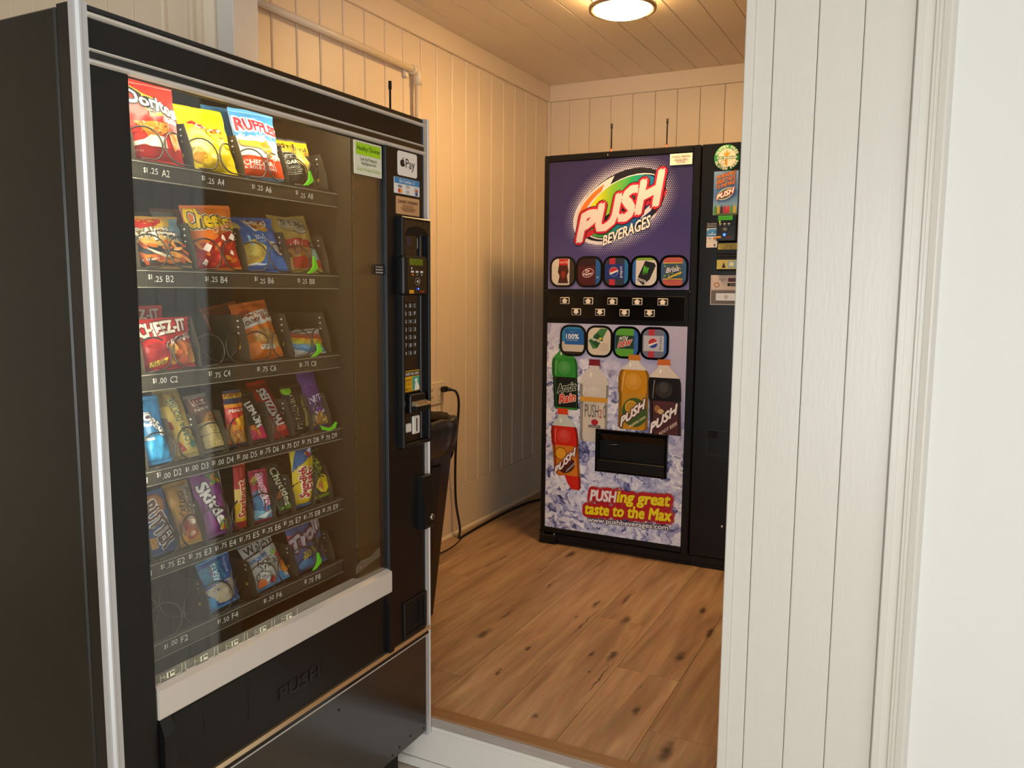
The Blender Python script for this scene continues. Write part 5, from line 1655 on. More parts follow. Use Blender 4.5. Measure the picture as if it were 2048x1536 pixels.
# coin mechanism plate
mb, P = bplate(1.2135, 1.42, 1.332, 1.458, K('#b8b0ac', 0.4), th=0.003, bev_=0.001)
frame_rect(P, 1.2155, 1.42, 1.334, 1.456, 0.0012, K('#e6e0dc')); P.rect(1.217, 1.42, 1.3365, 1.393, K('#6a6664'))
P.rrect(1.220, 1.40, 1.397, 1.452, 0.004, K('#cfc2bc')); P.ell(1.240, 1.417, 0.012, 0.0105, K('#7a5a4a')); P.ell(1.240, 1.417, 0.009, 0.0078, K('#d8b89a'))
P.text('INSERT COINS', 1.262, 1.442, 0.032, 0.004, bk); P.text('HERE', 1.262, 1.436, 0.014, 0.004, bk); P.rect(1.287, 1.335, 1.430, 1.446, K('#5a2c3c')); P.rect(1.285, 1.335, 1.412, 1.424, M_blackmat); P.rect(1.293, 1.335, 1.416, 1.419, K('#a8a09a'))
P.rect(1.238, 1.40, 1.351, 1.382, K('#cfcdcc', 0.3, 0.3)); P.ring(1.281, 1.3665, 0.009, 0.009, 0.002, K('#8a8a7a')); P.ell(1.281, 1.3665, 0.004, 0.004, K('#8a8a7a'))
mb.build('coin_mechanism', side)
# change door outline
mb = MB(); P = Print(mb, lambda a, b, c: Vector((a, YF + 0.004 - c, b)), lift=0.0004)
frame_rect(P, 1.2185, 1.40, 0.683, 0.792, 0.0014, K('#3a3d42')); mb.box(1.2235, 1.2655, YF + 0.0022, YF + 0.0045, 0.757, 0.790, M_blackmat); P.ell(1.300, 0.372, 0.004, 0.0055, K('#d8dadc'))
mb.build('change_door', side)
for x in (0.733, 0.988):
    antenna(x, YF + 0.055, ZT - 0.001, 0.130, bev)

# ================================================================== PRODUCTS IN THE SNACK MACHINE
def film(h, rough=0.28):
    return mat('film_%s' % h.lstrip('#'), h, rough, 0.0, 0.6, bump=0.30, bscale=45)

class Pack:
    """a pillow pack standing in a spiral: body with its printing, and two crimped seals"""
    def __init__(s, name, label, cat, yb, zb, xt, zt, w, t, base, art=None, seal=None, xb=0.755, roll=0.0, pinch=0.06, flop=0.0, seed=1, seals=(0.055, 0.055), crump=1.0, nu=14, nv=20, yaw=-8.0, group=None, tuck=0.0):
        O = Vector((xb, yb, zb))
        U = Vector((xt - xb, 0, zt - zb))
        s.w, s.h, s.t = w, U.length, t
        U.normalize()
        U.rotate(Matrix.Rotation(R(roll), 3, 'X'))
        Rv = Vector((0, 1, 0)); Rv = (Rv - U * Rv.dot(U)).normalized()
        Fw = Rv.cross(U)
        if yaw:
            q = Matrix.Rotation(R(yaw), 3, U)
            Rv.rotate(q); Fw.rotate(q)
        s.s0, s.s1 = seals
        def surf(a, b, c, back=False):
            u = max(-1.0, min(1.0, a / (w / 2)))
            v = b / s.h
            k = (v - s.s0) / (1 - s.s0 - s.s1)
            k = min(1.0, max(0.0, k))
            pr = math.sin(PI * k) ** 0.55 if 0 < k < 1 else 0.0
            pr *= 1.0 + 0.25 * (0.5 - k)
            n = noise.noise(Vector((u * 2.3 + seed * 7.1, v * 3.4, seed * 3.3)))
            n2 = noise.noise(Vector((u * 6.1 + seed * 2.7, v * 8.0, seed * 1.9)))
            edge = 1 - abs(u) ** 2.0
            f = 0.32 * t * pr * edge + crump * t * (0.12 * n + 0.06 * n2 + 0.08 * (0.5 - abs(noise.noise(Vector((u * 3.1 + v * 2.0 + seed * 5.7, v * 5.0 - u, seed * 4.1)))))) * (0.35 + edge) * (0.25 + pr)
            if back:
                f = -0.75 * t / 2 * pr * edge + crump * t * 0.06 * n
            hw = 1 - pinch * pr + 0.035 * n2 * min(1.0, 8 * v)
            dz = -tuck * (1 - abs(u)) * max(0.0, v - 0.9) * 8 * w + 0.012 * w * v * noise.noise(Vector((u * 2.0, seed * 2.3, 0.7)))
            return O + Rv * (u * w / 2 * hw) + U * (b + dz) + Fw * (f + flop * v * v + (c if not back else -c))
        s.surf = surf
        mb = MB()
        bmat = film(base)
        b0, b1 = s.s0 * s.h, (1 - s.s1) * s.h
        for back in (False, True):
            g = [[mb.bm.verts.new(surf(-w / 2 + w * i / nu, b0 + (b1 - b0) * j / nv, 0, back)) for i in range(nu + 1)] for j in range(nv + 1)]
            fs = []
            for j in range(nv):
                for i in range(nu):
                    q = (g[j][i], g[j][i + 1], g[j + 1][i + 1], g[j + 1][i])
                    fs.append(mb.bm.faces.new(q if not back else q[::-1]))
            mb._tag(fs, bmat, True)
        bmesh.ops.remove_doubles(mb.bm, verts=mb.bm.verts[:], dist=0.0004)
        s.P = Print(mb, lambda a, b, c: surf(a, b, c), lift=0.0005, step=0.00012,
                    ga=[-w / 2 + w * i / nu for i in range(1, nu)], gb=[b0 + (b1 - b0) * j / nv for j in range(1, nv)], clip=(-w * 0.496, w * 0.496, b0 + 0.0003, b1 - 0.0003))
        if art:
            art(s)
        root = mb.build(name, normals=False)
        shelf = [n for n, z in (('top', 1.60), ('second', 1.40), ('third', 1.20), ('fourth', 1.03), ('fifth', 0.85), ('bottom', 0.5)) if zb > z][0]
        tag(root, label, cat, group or 'snack packs on the %s shelf of the glass-front machine' % shelf)
        s.root = root
        # crimped seals
        for nm, va, vb in (('bottom_seal', 0.0, b0), ('top_seal', b1, s.h)):
            if vb - va < 1e-4: continue
            m2 = MB()
            sm = film(seal or base, 0.3)
            n = 28
            rows = []
            for q in range(5):
                b = va + (vb - va) * q / 4
                rows.append([m2.bm.verts.new(surf(-w / 2 + w * i / n, b, 0.0007 * (1 if q % 2 else -1) + 0.0003 * (i % 2))) for i in range(n + 1)])
            fs = [m2.bm.faces.new((rows[q][i], rows[q][i + 1], rows[q + 1][i + 1], rows[q + 1][i])) for q in range(4) for i in range(n)]
            m2._tag(fs, sm, True)
            m2.build(nm, root, normals=False)
    # drawing in pack units: u -1..1 across, v 0..1 up; sizes in widths
    def T(s, t, u, v, ln, ht, c, **k):
        k = dict(k)
        if 'outline' in k:
            k['outline'] = [(e, K(m)) for e, m in k['outline']]
        s.P.text(t, u * s.w / 2, v * s.h, ln * s.w, ht * s.w, K(c), **k); return s
    def B(s, u0, u1, v0, v1, c):
        s.P.rect(u0 * s.w / 2, u1 * s.w / 2, v0 * s.h, v1 * s.h, K(c, 0.3)); return s
    def E(s, u, v, ra, rb, c, **k):
        s.P.ell(u * s.w / 2, v * s.h, ra * s.w, rb * s.w, K(c, 0.3), n=k.pop('n', 22), **k); return s
    def G(s, pts, c):
        s.P.poly([(u * s.w / 2, v * s.h) for u, v in pts], K(c, 0.3)); return s
    def blobs(s, n, u0, u1, v0, v1, r, cols, seed=1, asp=0.6):
        rnd = random.Random(seed)
        for k in range(n):
            s.E(rnd.uniform(u0, u1), rnd.uniform(v0, v1), r * rnd.uniform(0.6, 1.2), r * asp * rnd.uniform(0.6, 1.2), cols[k % len(cols)], rot=rnd.uniform(0, 180), n=9)
        return s

# ---- top shelf
def a_red(s):
    s.B(-1, 1, 0.0, 1.0, '#d8281c'); s.B(-1, 1, 0.06, 0.2, '#b01a18')
    s.G([(-0.95, 0.955), (0.98, 0.62), (-0.12, 0.545)], '#e8a02a'); s.G([(-0.86, 0.925), (0.86, 0.625), (-0.12, 0.565)], '#f2d66a'); s.G([(-0.82, 0.915), (0.80, 0.632), (-0.12, 0.58)], '#2a2624')
    s.G([(-0.12, 0.548), (0.98, 0.622), (0.80, 0.665), (-0.05, 0.60)], '#e88a1c')
    s.T('Doritos', 0.08, 0.715, 0.90, 0.21, '#f4efe4', bold=0.035, rise=-0.20, outline=[(0.05, '#1c1a18')])
    s.T('NACHO', 0.62, 0.555, 0.27, 0.05, '#f2e8da', bold=0.03, rise=-0.05); s.T('CHEESE', 0.62, 0.52, 0.30, 0.05, '#f2e8da', bold=0.03, rise=-0.05)
    s.G([(-0.75, 0.47), (0.55, 0.49), (0.55, 0.40), (-0.2, 0.27)], '#e08a22'); s.G([(0.5, 0.42), (0.95, 0.40), (0.9, 0.22), (0.62, 0.16)], '#e0801c')
    s.blobs(26, -0.6, 0.5, 0.36, 0.47, 0.03, ['#f0b850', '#c8641a', '#d87a20'], 3)
    s.G([(-0.9, 0.22), (-0.55, 0.25), (-0.2, 0.33), (0.25, 0.30), (0.35, 0.18), (-0.1, 0.18), (-0.5, 0.20), (-0.9, 0.17)], '#f2e4c8'); s.E(-0.1, 0.25, 0.16, 0.08, '#f6ecd6')
    s.T('NET WT', -0.72, 0.12, 0.18, 0.03, '#e0a090')
Pack('chip_bag', 'tall red chip bag with a dark triangle logo, leftmost on the top shelf', 'snack bag', 1.070, 1.6145, 0.726, 1.767, 0.112, 0.040, '#d8281c', a_red, seed=1)
def a_yellow(s):
    s.B(-1, 1, 0, 1, '#f0cf12')
    s.G([(-0.75, 0.70), (-0.55, 0.735), (0.0, 0.66), (0.45, 0.66), (0.62, 0.60), (0.5, 0.565), (0.2, 0.585), (-0.2, 0.60)], '#b8241c')
    s.E(0.30, 0.575, 0.24, 0.085, '#e8981c', rot=-8); s.E(0.28, 0.595, 0.22, 0.06, '#f2b81c', rot=-8); s.G([(-0.6, 0.70), (0.1, 0.62), (0.55, 0.625), (0.58, 0.59), (0.1, 0.585), (-0.4, 0.655)], '#b8241c')
    s.T("Lay's", 0.0, 0.635, 0.52, 0.11, '#f4ecd8', bold=0.02, shear=0.3, rise=-0.1)
    s.T('Classic', 0.2, 0.47, 0.26, 0.05, '#b8981c', shear=0.2)
    s.E(-0.35, 0.33, 0.24, 0.18, '#f2dc82', rot=20); s.E(-0.3, 0.32, 0.17, 0.12, '#ecd068', rot=20)
    s.G([(-0.5, 0.20), (0.0, 0.33), (0.45, 0.12), (0.1, 0.06), (-0.4, 0.10)], '#e6c030'); s.G([(-0.2, 0.22), (0.0, 0.33), (0.35, 0.14)], '#f6e892'); s.E(-0.55, 0.21, 0.12, 0.1, '#d89a2a')
    s.T('POTATO', 0.05, 0.105, 0.5, 0.045, '#a8861c', rise=0.02); s.T('CHIPS', 0.66, 0.15, 0.2, 0.04, '#a8861c')
Pack('chip_bag', 'plain yellow potato chip bag, second from the left on the top shelf', 'snack bag', 1.206, 1.613, 0.704, 1.749, 0.114, 0.042, '#f0cf12', a_yellow, seed=2, crump=1.6, roll=-2)
def a_blue(s):
    s.B(-1, 1, 0, 1, '#e9e3d4'); s.B(-1, 1, 0.62, 1.0, '#3f86bc'); 
    s.G([(-1, 0.66), (-1, 0.585), (-0.8, 0.61), (-0.6, 0.585), (-0.4, 0.61), (-0.2, 0.585), (0, 0.61), (0.2, 0.585), (0.4, 0.60), (0.6, 0.565), (0.8, 0.58), (1, 0.555), (1, 0.68)], '#3f86bc')
    s.G([(-1, 0.585), (-0.8, 0.61), (-0.6, 0.585), (-0.4, 0.61), (-0.2, 0.585), (0, 0.61), (0.2, 0.585), (0.4, 0.60), (0.6, 0.565), (0.8, 0.58), (1, 0.555), (1, 0.52), (-1, 0.54)], '#e9e3d4')
    s.T('RUFFLES', 0.04, 0.745, 0.92, 0.20, '#c81e34', bold=0.045, rise=-0.06, arc=-0.0, grow=-0.18, outline=[(0.065, '#f4f0ea'), (0.0, '#a01428')])
    s.T("America's", -0.2, 0.86, 0.3, 0.035, '#d6e2ea'); 
    s.G([(-0.9, 0.54), (0.2, 0.52), (0.65, 0.46), (0.1, 0.43), (-0.85, 0.47)], '#e8aa3c'); s.G([(0.1, 0.52), (0.35, 0.58), (0.6, 0.44), (0.5, 0.32), (0.2, 0.37), (0.0, 0.44)], '#e2962a'); s.G([(0.15, 0.44), (0.5, 0.42), (0.42, 0.30), (0.22, 0.34)], '#d8861c')
    s.G([(-1, 0.32), (-0.6, 0.335), (0.0, 0.30), (0.5, 0.29), (1, 0.31), (1, 0.0), (-1, 0.0)], '#e0481c'); s.G([(0.3, 0.30), (0.6, 0.27), (0.85, 0.335), (1, 0.30), (1, 0.36), (0.5, 0.36)], '#ece6da')
    s.T('CHEDDAR', -0.12, 0.225, 0.72, 0.10, '#f2e6dc', bold=0.03, rise=-0.03); s.T('& SOUR CREAM', -0.12, 0.155, 0.72, 0.05, '#f2e6dc', bold=0.02, rise=-0.03)
Pack('chip_bag', 'blue, white and orange ridged chip bag standing in the middle of the top shelf', 'snack bag', 1.338, 1.616, 0.724, 1.766, 0.116, 0.042, '#e9e3d4', a_blue, seal='#4a8fc0', seed=3)
Pack('chip_bag', 'second blue chip bag, just showing behind the ridged chip bag on the top shelf', 'snack bag', 1.332, 1.618, 0.660, 1.775, 0.126, 0.035, '#4a8fc0', lambda s: s.B(-1, 1, 0, 1, '#3f86bc'), seed=33, xb=0.695)
def a_black(s):
    s.B(-1, 1, 0, 1, '#23221c'); s.B(-1, 1, 0.72, 1.0, '#e8a81c'); s.B(-1, 1, 0.66, 0.72, '#b8841c')
    s.T('smartfood', -0.12, 0.80, 0.92, 0.16, '#1c1a14', bold=0.025, rise=-0.12)
    s.E(0.42, 0.52, 0.19, 0.26, '#c8a63a', rot=25); s.E(0.42, 0.52, 0.13, 0.2, '#e0c45a', rot=25)
    s.T('WHITE', -0.55, 0.58, 0.36, 0.075, '#e6e2cc', bold=0.02); s.T('CHEDDAR', -0.45, 0.49, 0.46, 0.075, '#e6e2cc', bold=0.03)
    s.P.lines(-0.4 * s.w, 0.1 * s.w, 0.2 * s.h, 0.40 * s.h, 5, K('#a8a48e'), 0.3, seed=8)
    s.T('100', 0.9, 0.14, 0.12, 0.05, '#8a8878')
Pack('popcorn_bag', 'short black popcorn bag with a yellow top, at the right end of the top shelf', 'snack bag', 1.452, 1.6165, 0.722, 1.726, 0.110, 0.040, '#23221c', a_black, seed=4, crump=1.4)

# ---- second shelf
def a_flavor(s):
    s.B(-1, 1, 0, 1, '#7fa0ac'); s.B(-1, 1, 0.0, 0.46, '#3f4448'); s.B(-1, 1, 0.0, 0.10, '#6a4424')
    s.E(-0.55, 0.92, 0.60, 0.26, '#e8b83a', rot=-4); s.E(-0.65, 0.98, 0.50, 0.20, '#c8261c', rot=-8)
    s.T('FLAVOR', -0.1, 0.675, 0.56, 0.10, '#f2ead8', bold=0.05, rise=-0.03, outline=[(0.04, '#4a2c1c')]); s.T('TWISTS', -0.15, 0.57, 0.92, 0.13, '#f2ead8', bold=0.06, rise=-0.05, outline=[(0.045, '#4a2c1c')])
    s.E(-0.1, 0.48, 0.32, 0.08, '#d8b05a')
    rnd = random.Random(5)
    for k in range(34):
        s.E(rnd.uniform(-0.9, 0.95), rnd.uniform(0.1, 0.46), 0.10, 0.028, rnd.choice(['#d8741c', '#c8601a', '#e89a3c', '#b8501a']), rot=rnd.uniform(-50, 10), n=10)
    s.G([(-0.5, 0.34), (-0.1, 0.24), (0.35, 0.20), (0.0, 0.17), (-0.35, 0.24)], '#e8dcc0')
    s.T('0 g trans', -0.55, 0.14, 0.34, 0.05, '#e2ded2')
Pack('corn_chip_bag', 'grey-blue twisted corn chip bag slumped at the left end of the second shelf', 'snack bag', 1.073, 1.4215, 0.715, 1.522, 0.124, 0.040, '#7fa0ac', a_flavor, seal='#b88a3a', seed=5, crump=1.3)
def a_orange(s):
    s.B(-1, 1, 0, 1, '#e8761a'); s.B(-1, 1, 0.0, 0.40, '#c8241c'); s.G([(-1, 0.40), (-0.2, 0.45), (0.3, 0.55), (0.8, 0.60), (1, 0.57), (1, 0.3), (-1, 0.3)], '#c8241c')
    s.T('Cheetos', 0.02, 0.775, 1.0, 0.30, '#f0c41c', bold=0.05, rise=-0.10, grow=-0.25, outline=[(0.055, '#f6f0e2'), (0.03, '#2a2118')])
    s.T('Crunchy', 0.45, 0.655, 0.56, 0.12, '#e8761a', bold=0.02, shear=0.2, rise=0.35, outline=[(0.03, '#f2d6a8')])
    rnd = random.Random(6)
    for k in range(20):
        s.E(rnd.uniform(-0.9, 0.95), rnd.uniform(0.08, 0.42), 0.09, 0.035, rnd.choice(['#e8761a', '#f0941c', '#a8141a', '#d8341c']), rot=rnd.uniform(-60, 60), n=10)
    for u, v, r in ((-0.45, 0.33, 0.09), (0.25, 0.46, 0.07), (0.75, 0.48, 0.08), (-0.6, 0.12, 0.07), (0.6, 0.25, 0.06)):
        s.G([(u - r * 2, v), (u, v + r), (u + r * 1.6, v + r * 0.4), (u + r * 0.5, v - r * 0.5)], '#f2ded0')
Pack('cheese_snack_bag', 'orange cheese snack bag with yellow lettering, second from the left on the second shelf', 'snack bag', 1.207, 1.4205, 0.730, 1.5535, 0.116, 0.040, '#e8761a', a_orange, seed=6, roll=3, pinch=0.08)
Pack('cheese_snack_bag', 'dim brownish bag standing right behind the orange cheese snack bag', 'snack bag', 1.196, 1.422, 0.650, 1.548, 0.116, 0.035, '#8a5a40', lambda s: (s.B(-1, 1, 0, 1, '#8a5038'), s.B(-1, -0.2, 0.6, 0.95, '#9a948a')), seed=36, xb=0.695)  # rear copies of the orange bag, shade put into their brown colours
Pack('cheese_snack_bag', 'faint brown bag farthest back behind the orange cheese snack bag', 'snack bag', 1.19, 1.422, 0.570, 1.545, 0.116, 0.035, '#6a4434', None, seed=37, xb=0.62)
def a_salt(s):
    s.B(-1, 1, 0, 1, '#1668b8'); s.E(-0.95, 0.80, 0.16, 0.12, '#c8b060')
    s.G([(-0.45, 0.99), (0.55, 0.97), (0.62, 0.86), (0.5, 0.76), (-0.05, 0.72), (-0.35, 0.82)], '#e8dcc8'); s.G([(-0.42, 0.98), (0.50, 0.955), (0.56, 0.86), (0.3, 0.79), (-0.05, 0.745), (-0.32, 0.84)], '#7a1c24')
    s.E(0.28, 0.79, 0.19, 0.075, '#e8a01c', rot=-12)
    s.T("Lay's", 0.08, 0.885, 0.40, 0.13, '#f2e6d4', bold=0.03, shear=0.25, rise=-0.08)
    s.T('Salt &', 0.02, 0.64, 0.26, 0.07, '#d6e4f0', bold=0.02, rise=-0.08); s.T('Vinegar', 0.08, 0.575, 0.40, 0.075, '#d6e4f0', bold=0.02, rise=-0.1); s.T('FLAVORED', 0.22, 0.515, 0.24, 0.03, '#c0d6ea')
    s.E(-0.45, 0.34, 0.26, 0.21, '#d8b850', rot=15); s.E(-0.45, 0.33, 0.19, 0.14, '#e2c766', rot=15); s.E(-0.65, 0.2, 0.18, 0.09, '#caa040'); s.E(0.62, 0.42, 0.2, 0.08, '#d8cfc0', rot=-35)
    s.G([(-0.9, 0.14), (-0.5, 0.16), (0.05, 0.13), (-0.3, 0.11)], '#c8e0f0'); s.G([(-0.6, 0.62), (-0.55, 0.45), (-0.45, 0.42), (-0.5, 0.6)], '#a8d0f0')
    s.T('NET WT 1 1/2 OZ', -0.45, 0.06, 0.6, 0.04, '#3f8fd0'); s.T('potato chips', 0.6, 0.07, 0.4, 0.04, '#6ab0e0')
Pack('chip_bag', 'bright blue vinegar chip bag, third from the left on the second shelf', 'snack bag', 1.346, 1.4205, 0.700, 1.542, 0.124, 0.046, '#1668b8', a_salt, seed=7, crump=1.4, pinch=0.10)
def a_pretzel(s):
    s.B(-1, 1, 0, 1, '#b89a50'); s.E(0.1, 0.80, 0.36, 0.21, '#2a221a', rise=-0.15); s.E(0.1, 0.80, 0.345, 0.195, '#b0a48c', rise=-0.15)
    s.T("SNYDER'S", 0.12, 0.805, 0.60, 0.14, '#2a1f16', bold=0.03, rise=-0.22, arc=0.2); s.T('OF HANOVER', 0.15, 0.725, 0.34, 0.035, '#5a4c38', rise=-0.15)
    s.G([(-1, 0.53), (0.15, 0.56), (0.6, 0.54), (0.8, 0.42), (-1, 0.38)], '#b81c1c'); s.T('Mini', -0.25, 0.47, 0.36, 0.10, '#e6c8b8', bold=0.01, shear=0.2)
    s.B(0.55, 1, 0.40, 0.50, '#1c1a16'); s.T('100', 0.78, 0.45, 0.16, 0.07, '#d8d4c8'); s.B(-1, 1, 0.27, 0.38, '#a8764a'); s.blobs(14, -0.9, 0.9, 0.28, 0.37, 0.08, ['#8a5228', '#6a3c1c', '#b87a3c'], 4)
    s.B(-1, 1, 0.08, 0.25, '#a81c18'); s.B(-1, -0.6, 0.08, 0.25, '#b89a50'); s.B(0.55, 1, 0.2, 0.38, '#8ab0a8')
Pack('pretzel_bag', 'tan and red pretzel bag, at the right end of the second shelf', 'snack bag', 1.466, 1.4215, 0.698, 1.558, 0.112, 0.042, '#b89a50', a_pretzel, seed=8, pinch=0.08, tuck=0.06, crump=1.3)

# ---- third shelf
def a_cracker(s):
    s.B(-1, 1, 0, 1, '#c01c1e')
    s.T('CHEEZ-IT', 0.0, 0.80, 0.84, 0.20, '#f2ebdc', bold=0.05, rise=0.10, grow=-0.1, outline=[(0.045, '#7a1014')])
    s.T('ORIGINAL', 0.45, 0.55, 0.56, 0.11, '#e8d8cc', bold=0.02, rise=0.30)
    s.G([(0.05, 0.38), (0.6, 0.52), (1, 0.46), (1, 0.10), (0.5, 0.08), (0.2, 0.22)], '#c8742a'); s.blobs(16, 0.1, 0.95, 0.15, 0.46, 0.09, ['#d88a30', '#b8601c', '#e2a24a', '#c0501c'], 7, 0.8)
    s.E(-0.45, 0.34, 0.18, 0.14, '#8a1418'); s.G([(-0.65, 0.16), (-0.1, 0.23), (-0.12, 0.12), (-0.65, 0.06)], '#d8b43a'); s.T('REAL', -0.38, 0.17, 0.2, 0.05, '#4a3a10', bold=0.02, rise=0.2); s.T('CHEESE', -0.38, 0.12, 0.24, 0.04, '#4a3a10', bold=0.02, rise=0.2)
Pack('cracker_bag', 'red baked cracker bag, at the left end of the third shelf', 'snack bag', 1.073, 1.2315, 0.735, 1.330, 0.124, 0.048, '#c01c1e', a_cracker, seed=9, seals=(0.04, 0.03))
def a_cracker2(s):  # same bag as the front one, its print darkened for the shade behind
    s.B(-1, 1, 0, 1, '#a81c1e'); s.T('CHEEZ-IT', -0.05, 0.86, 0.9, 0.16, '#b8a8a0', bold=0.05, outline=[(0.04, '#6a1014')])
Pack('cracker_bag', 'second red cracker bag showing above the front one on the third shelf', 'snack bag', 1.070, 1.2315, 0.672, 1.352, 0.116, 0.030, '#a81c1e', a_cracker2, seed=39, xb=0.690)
def a_bun(s):
    s.B(-1, 1, 0, 1, '#d8701c'); s.B(-1, 1, 0.80, 1.0, '#b8581c'); s.G([(-1, 0.55), (1, 0.62), (1, 0.85), (-1, 0.78)], '#d8d0c4')
    s.E(-0.4, 0.80, 0.20, 0.08, '#8a3a24'); s.T('JUMBO', 0.42, 0.775, 0.34, 0.07, '#9a4a2c', bold=0.02, rise=0.12); s.T('Honey Bun', 0.05, 0.675, 0.98, 0.17, '#7a3018', bold=0.02, rise=0.15)
    s.E(0.1, 0.36, 0.28, 0.24, '#b88a4a'); s.E(0.12, 0.37, 0.18, 0.14, '#c89a5a'); s.E(0.7, 0.32, 0.16, 0.22, '#c09050', rot=20); s.G([(-1, 0.32), (-0.1, 0.30), (-0.2, 0.2), (-1, 0.2)], '#e27a2a')
    s.G([(-0.3, 0.26), (0.6, 0.24), (0.6, 0.16), (-0.3, 0.18)], '#ded6cc'); s.T('8g', 0.2, 0.20, 0.16, 0.06, '#3a2c24')
Pack('pastry_pack', 'orange and white honey bun pack, third from the left on the third shelf', 'pastry', 1.335, 1.2305, 0.712, 1.358, 0.098, 0.046, '#d8701c', a_bun, seal='#b8581c', seed=10, roll=5, crump=1.3)
Pack('pastry_pack', 'faint second honey bun pack standing behind the orange one on the third shelf', 'pastry', 1.325, 1.232, 0.640, 1.352, 0.100, 0.03, '#9a4a20', None, seed=40, xb=0.690, roll=8)  # darker orange than the front pack: shade painted into the film colour
def a_rainbow(s):
    s.B(-1, 1, 0, 1, '#d8d2c8')
    for k, c in enumerate(('#3a86b8', '#5aa0c8', '#c8c43a', '#e0b020', '#c8482a', '#b8645a')):
        v = 0.06 + k * 0.12
        s.G([(-1, v + 0.22), (-0.2, v + 0.02), (0.4, v), (1, v - 0.04), (1, v + 0.08), (0.4, v + 0.12), (-0.2, v + 0.14), (-1, v + 0.34)], c)
    s.B(-0.7, 0.7, 0.86, 0.97, '#8a8478')
Pack('candy_bag', 'low rainbow-striped candy bag, at the right end of the third shelf', 'candy', 1.480, 1.2325, 0.730, 1.292, 0.096, 0.036, '#d8d2c8', a_rainbow, seed=11, crump=1.3)

# ---- fourth shelf
def a_cookie(s):
    s.B(-1, 1, 0, 1, '#2a78b0'); s.E(0.0, 0.20, 0.46, 0.46, '#2a9adc'); s.E(0.05, 0.24, 0.34, 0.34, '#3aaae8'); s.B(-1, -0.5, 0.82, 0.94, '#b8382c')
    s.E(-0.25, 0.66, 0.22, 0.24, '#e0dcd6'); s.E(-0.25, 0.66, 0.14, 0.16, '#2a78b0'); s.E(-0.22, 0.66, 0.09, 0.1, '#5a2c34')
    s.ring = None
    s.T('OREO', 0.15, 0.585, 0.80, 0.24, '#e8e4de', rot=-52, bold=0.05, outline=[(0.03, '#1c4a78')])
    s.E(0.55, 0.43, 0.12, 0.13, '#e0dcd6'); s.E(0.55, 0.43, 0.06, 0.07, '#6a2c34'); s.P.ring(-0.35 * s.w / 2, 0.50 * s.h, 0.34 * s.w, 0.34 * s.w, 0.09 * s.w, K('#c8ccd0'), a0=110, a1=290, n=14)
Pack('cookie_pack', 'bright blue cookie pack with white lettering, leftmost on the fourth shelf', 'cookies', 1.0445, 1.0535, 0.716, 1.180, 0.060, 0.036, '#2a78b0', a_cookie, seed=12)
def a_short(s):
    s.B(-1, 1, 0, 1, '#d8bc62'); s.B(-1, 1, 0.74, 1, '#a88f4c'); s.G([(0.25, 0.8), (1, 0.9), (1, 0.45), (0.4, 0.5)], '#c8a64a')
    s.T('LORNA DOONE', 0.08, 0.50, 1.75, 0.28, '#2c5a44', rot=96, bold=0.02, outline=[(0.02, '#e6dcae')])
    s.G([(-0.6, 0.10), (0.0, 0.10), (-0.5, 0.24)], '#c8382a'); s.T('NABISCO', -0.35, 0.14, 0.24, 0.06, '#e6d0b8', rot=20); s.E(0.5, 0.17, 0.14, 0.14, '#4a9a84'); s.G([(-0.9, 0.55), (-0.6, 0.50), (-0.6, 0.40), (-0.9, 0.42)], '#c8382a')
Pack('cookie_pack', 'pale yellow shortbread pack with green lettering, second on the fourth shelf', 'cookies', 1.1155, 1.0525, 0.691, 1.187, 0.056, 0.034, '#d8bc62', a_short, seal='#b09a5a', seed=13, crump=1.2)
def a_nek(s):
    s.B(-1, 1, 0, 1, '#7a5640'); s.G([(-0.7, 0.93), (0.55, 0.96), (0.75, 0.82), (-0.55, 0.79)], '#c8b8aa'); s.G([(-0.62, 0.915), (0.48, 0.94), (0.62, 0.835), (-0.48, 0.81)], '#8a3028'); s.T('Lance', 0.03, 0.875, 0.44, 0.14, '#e0d0c0', rise=0.1, bold=0.02)
    s.T('Nekot', 0.05, 0.73, 0.62, 0.16, '#cfc0ae', rise=0.12, bold=0.02); s.G([(-0.7, 0.46), (0.2, 0.64), (0.95, 0.66), (0.95, 0.48), (-0.6, 0.42)], '#c8861c'); s.T('PEANUT', 0.42, 0.58, 0.42, 0.07, '#5a3414', bold=0.02, rise=0.1); s.T('BUTTER', 0.42, 0.53, 0.42, 0.07, '#5a3414', bold=0.02, rise=0.1)
    for v in (0.385, 0.17):
        s.P.rrect(-0.44 * s.w, 0.44 * s.w, (v - 0.105) * s.h, (v + 0.10) * s.h, 0.09 * s.w, K('#d8c284', 0.5))
        for i in range(3):
            for j in range(3):
                s.E(-0.5 + 0.5 * i, v - 0.06 + 0.06 * j, 0.025, 0.02, '#8a7244', n=8)
Pack('cookie_pack', 'brown pack of square sandwich cookies with two tan biscuits showing, third on the fourth shelf', 'cookies', 1.183, 1.0535, 0.698, 1.168, 0.054, 0.036, '#7a5640', a_nek, seal='#8a8078', seed=14)
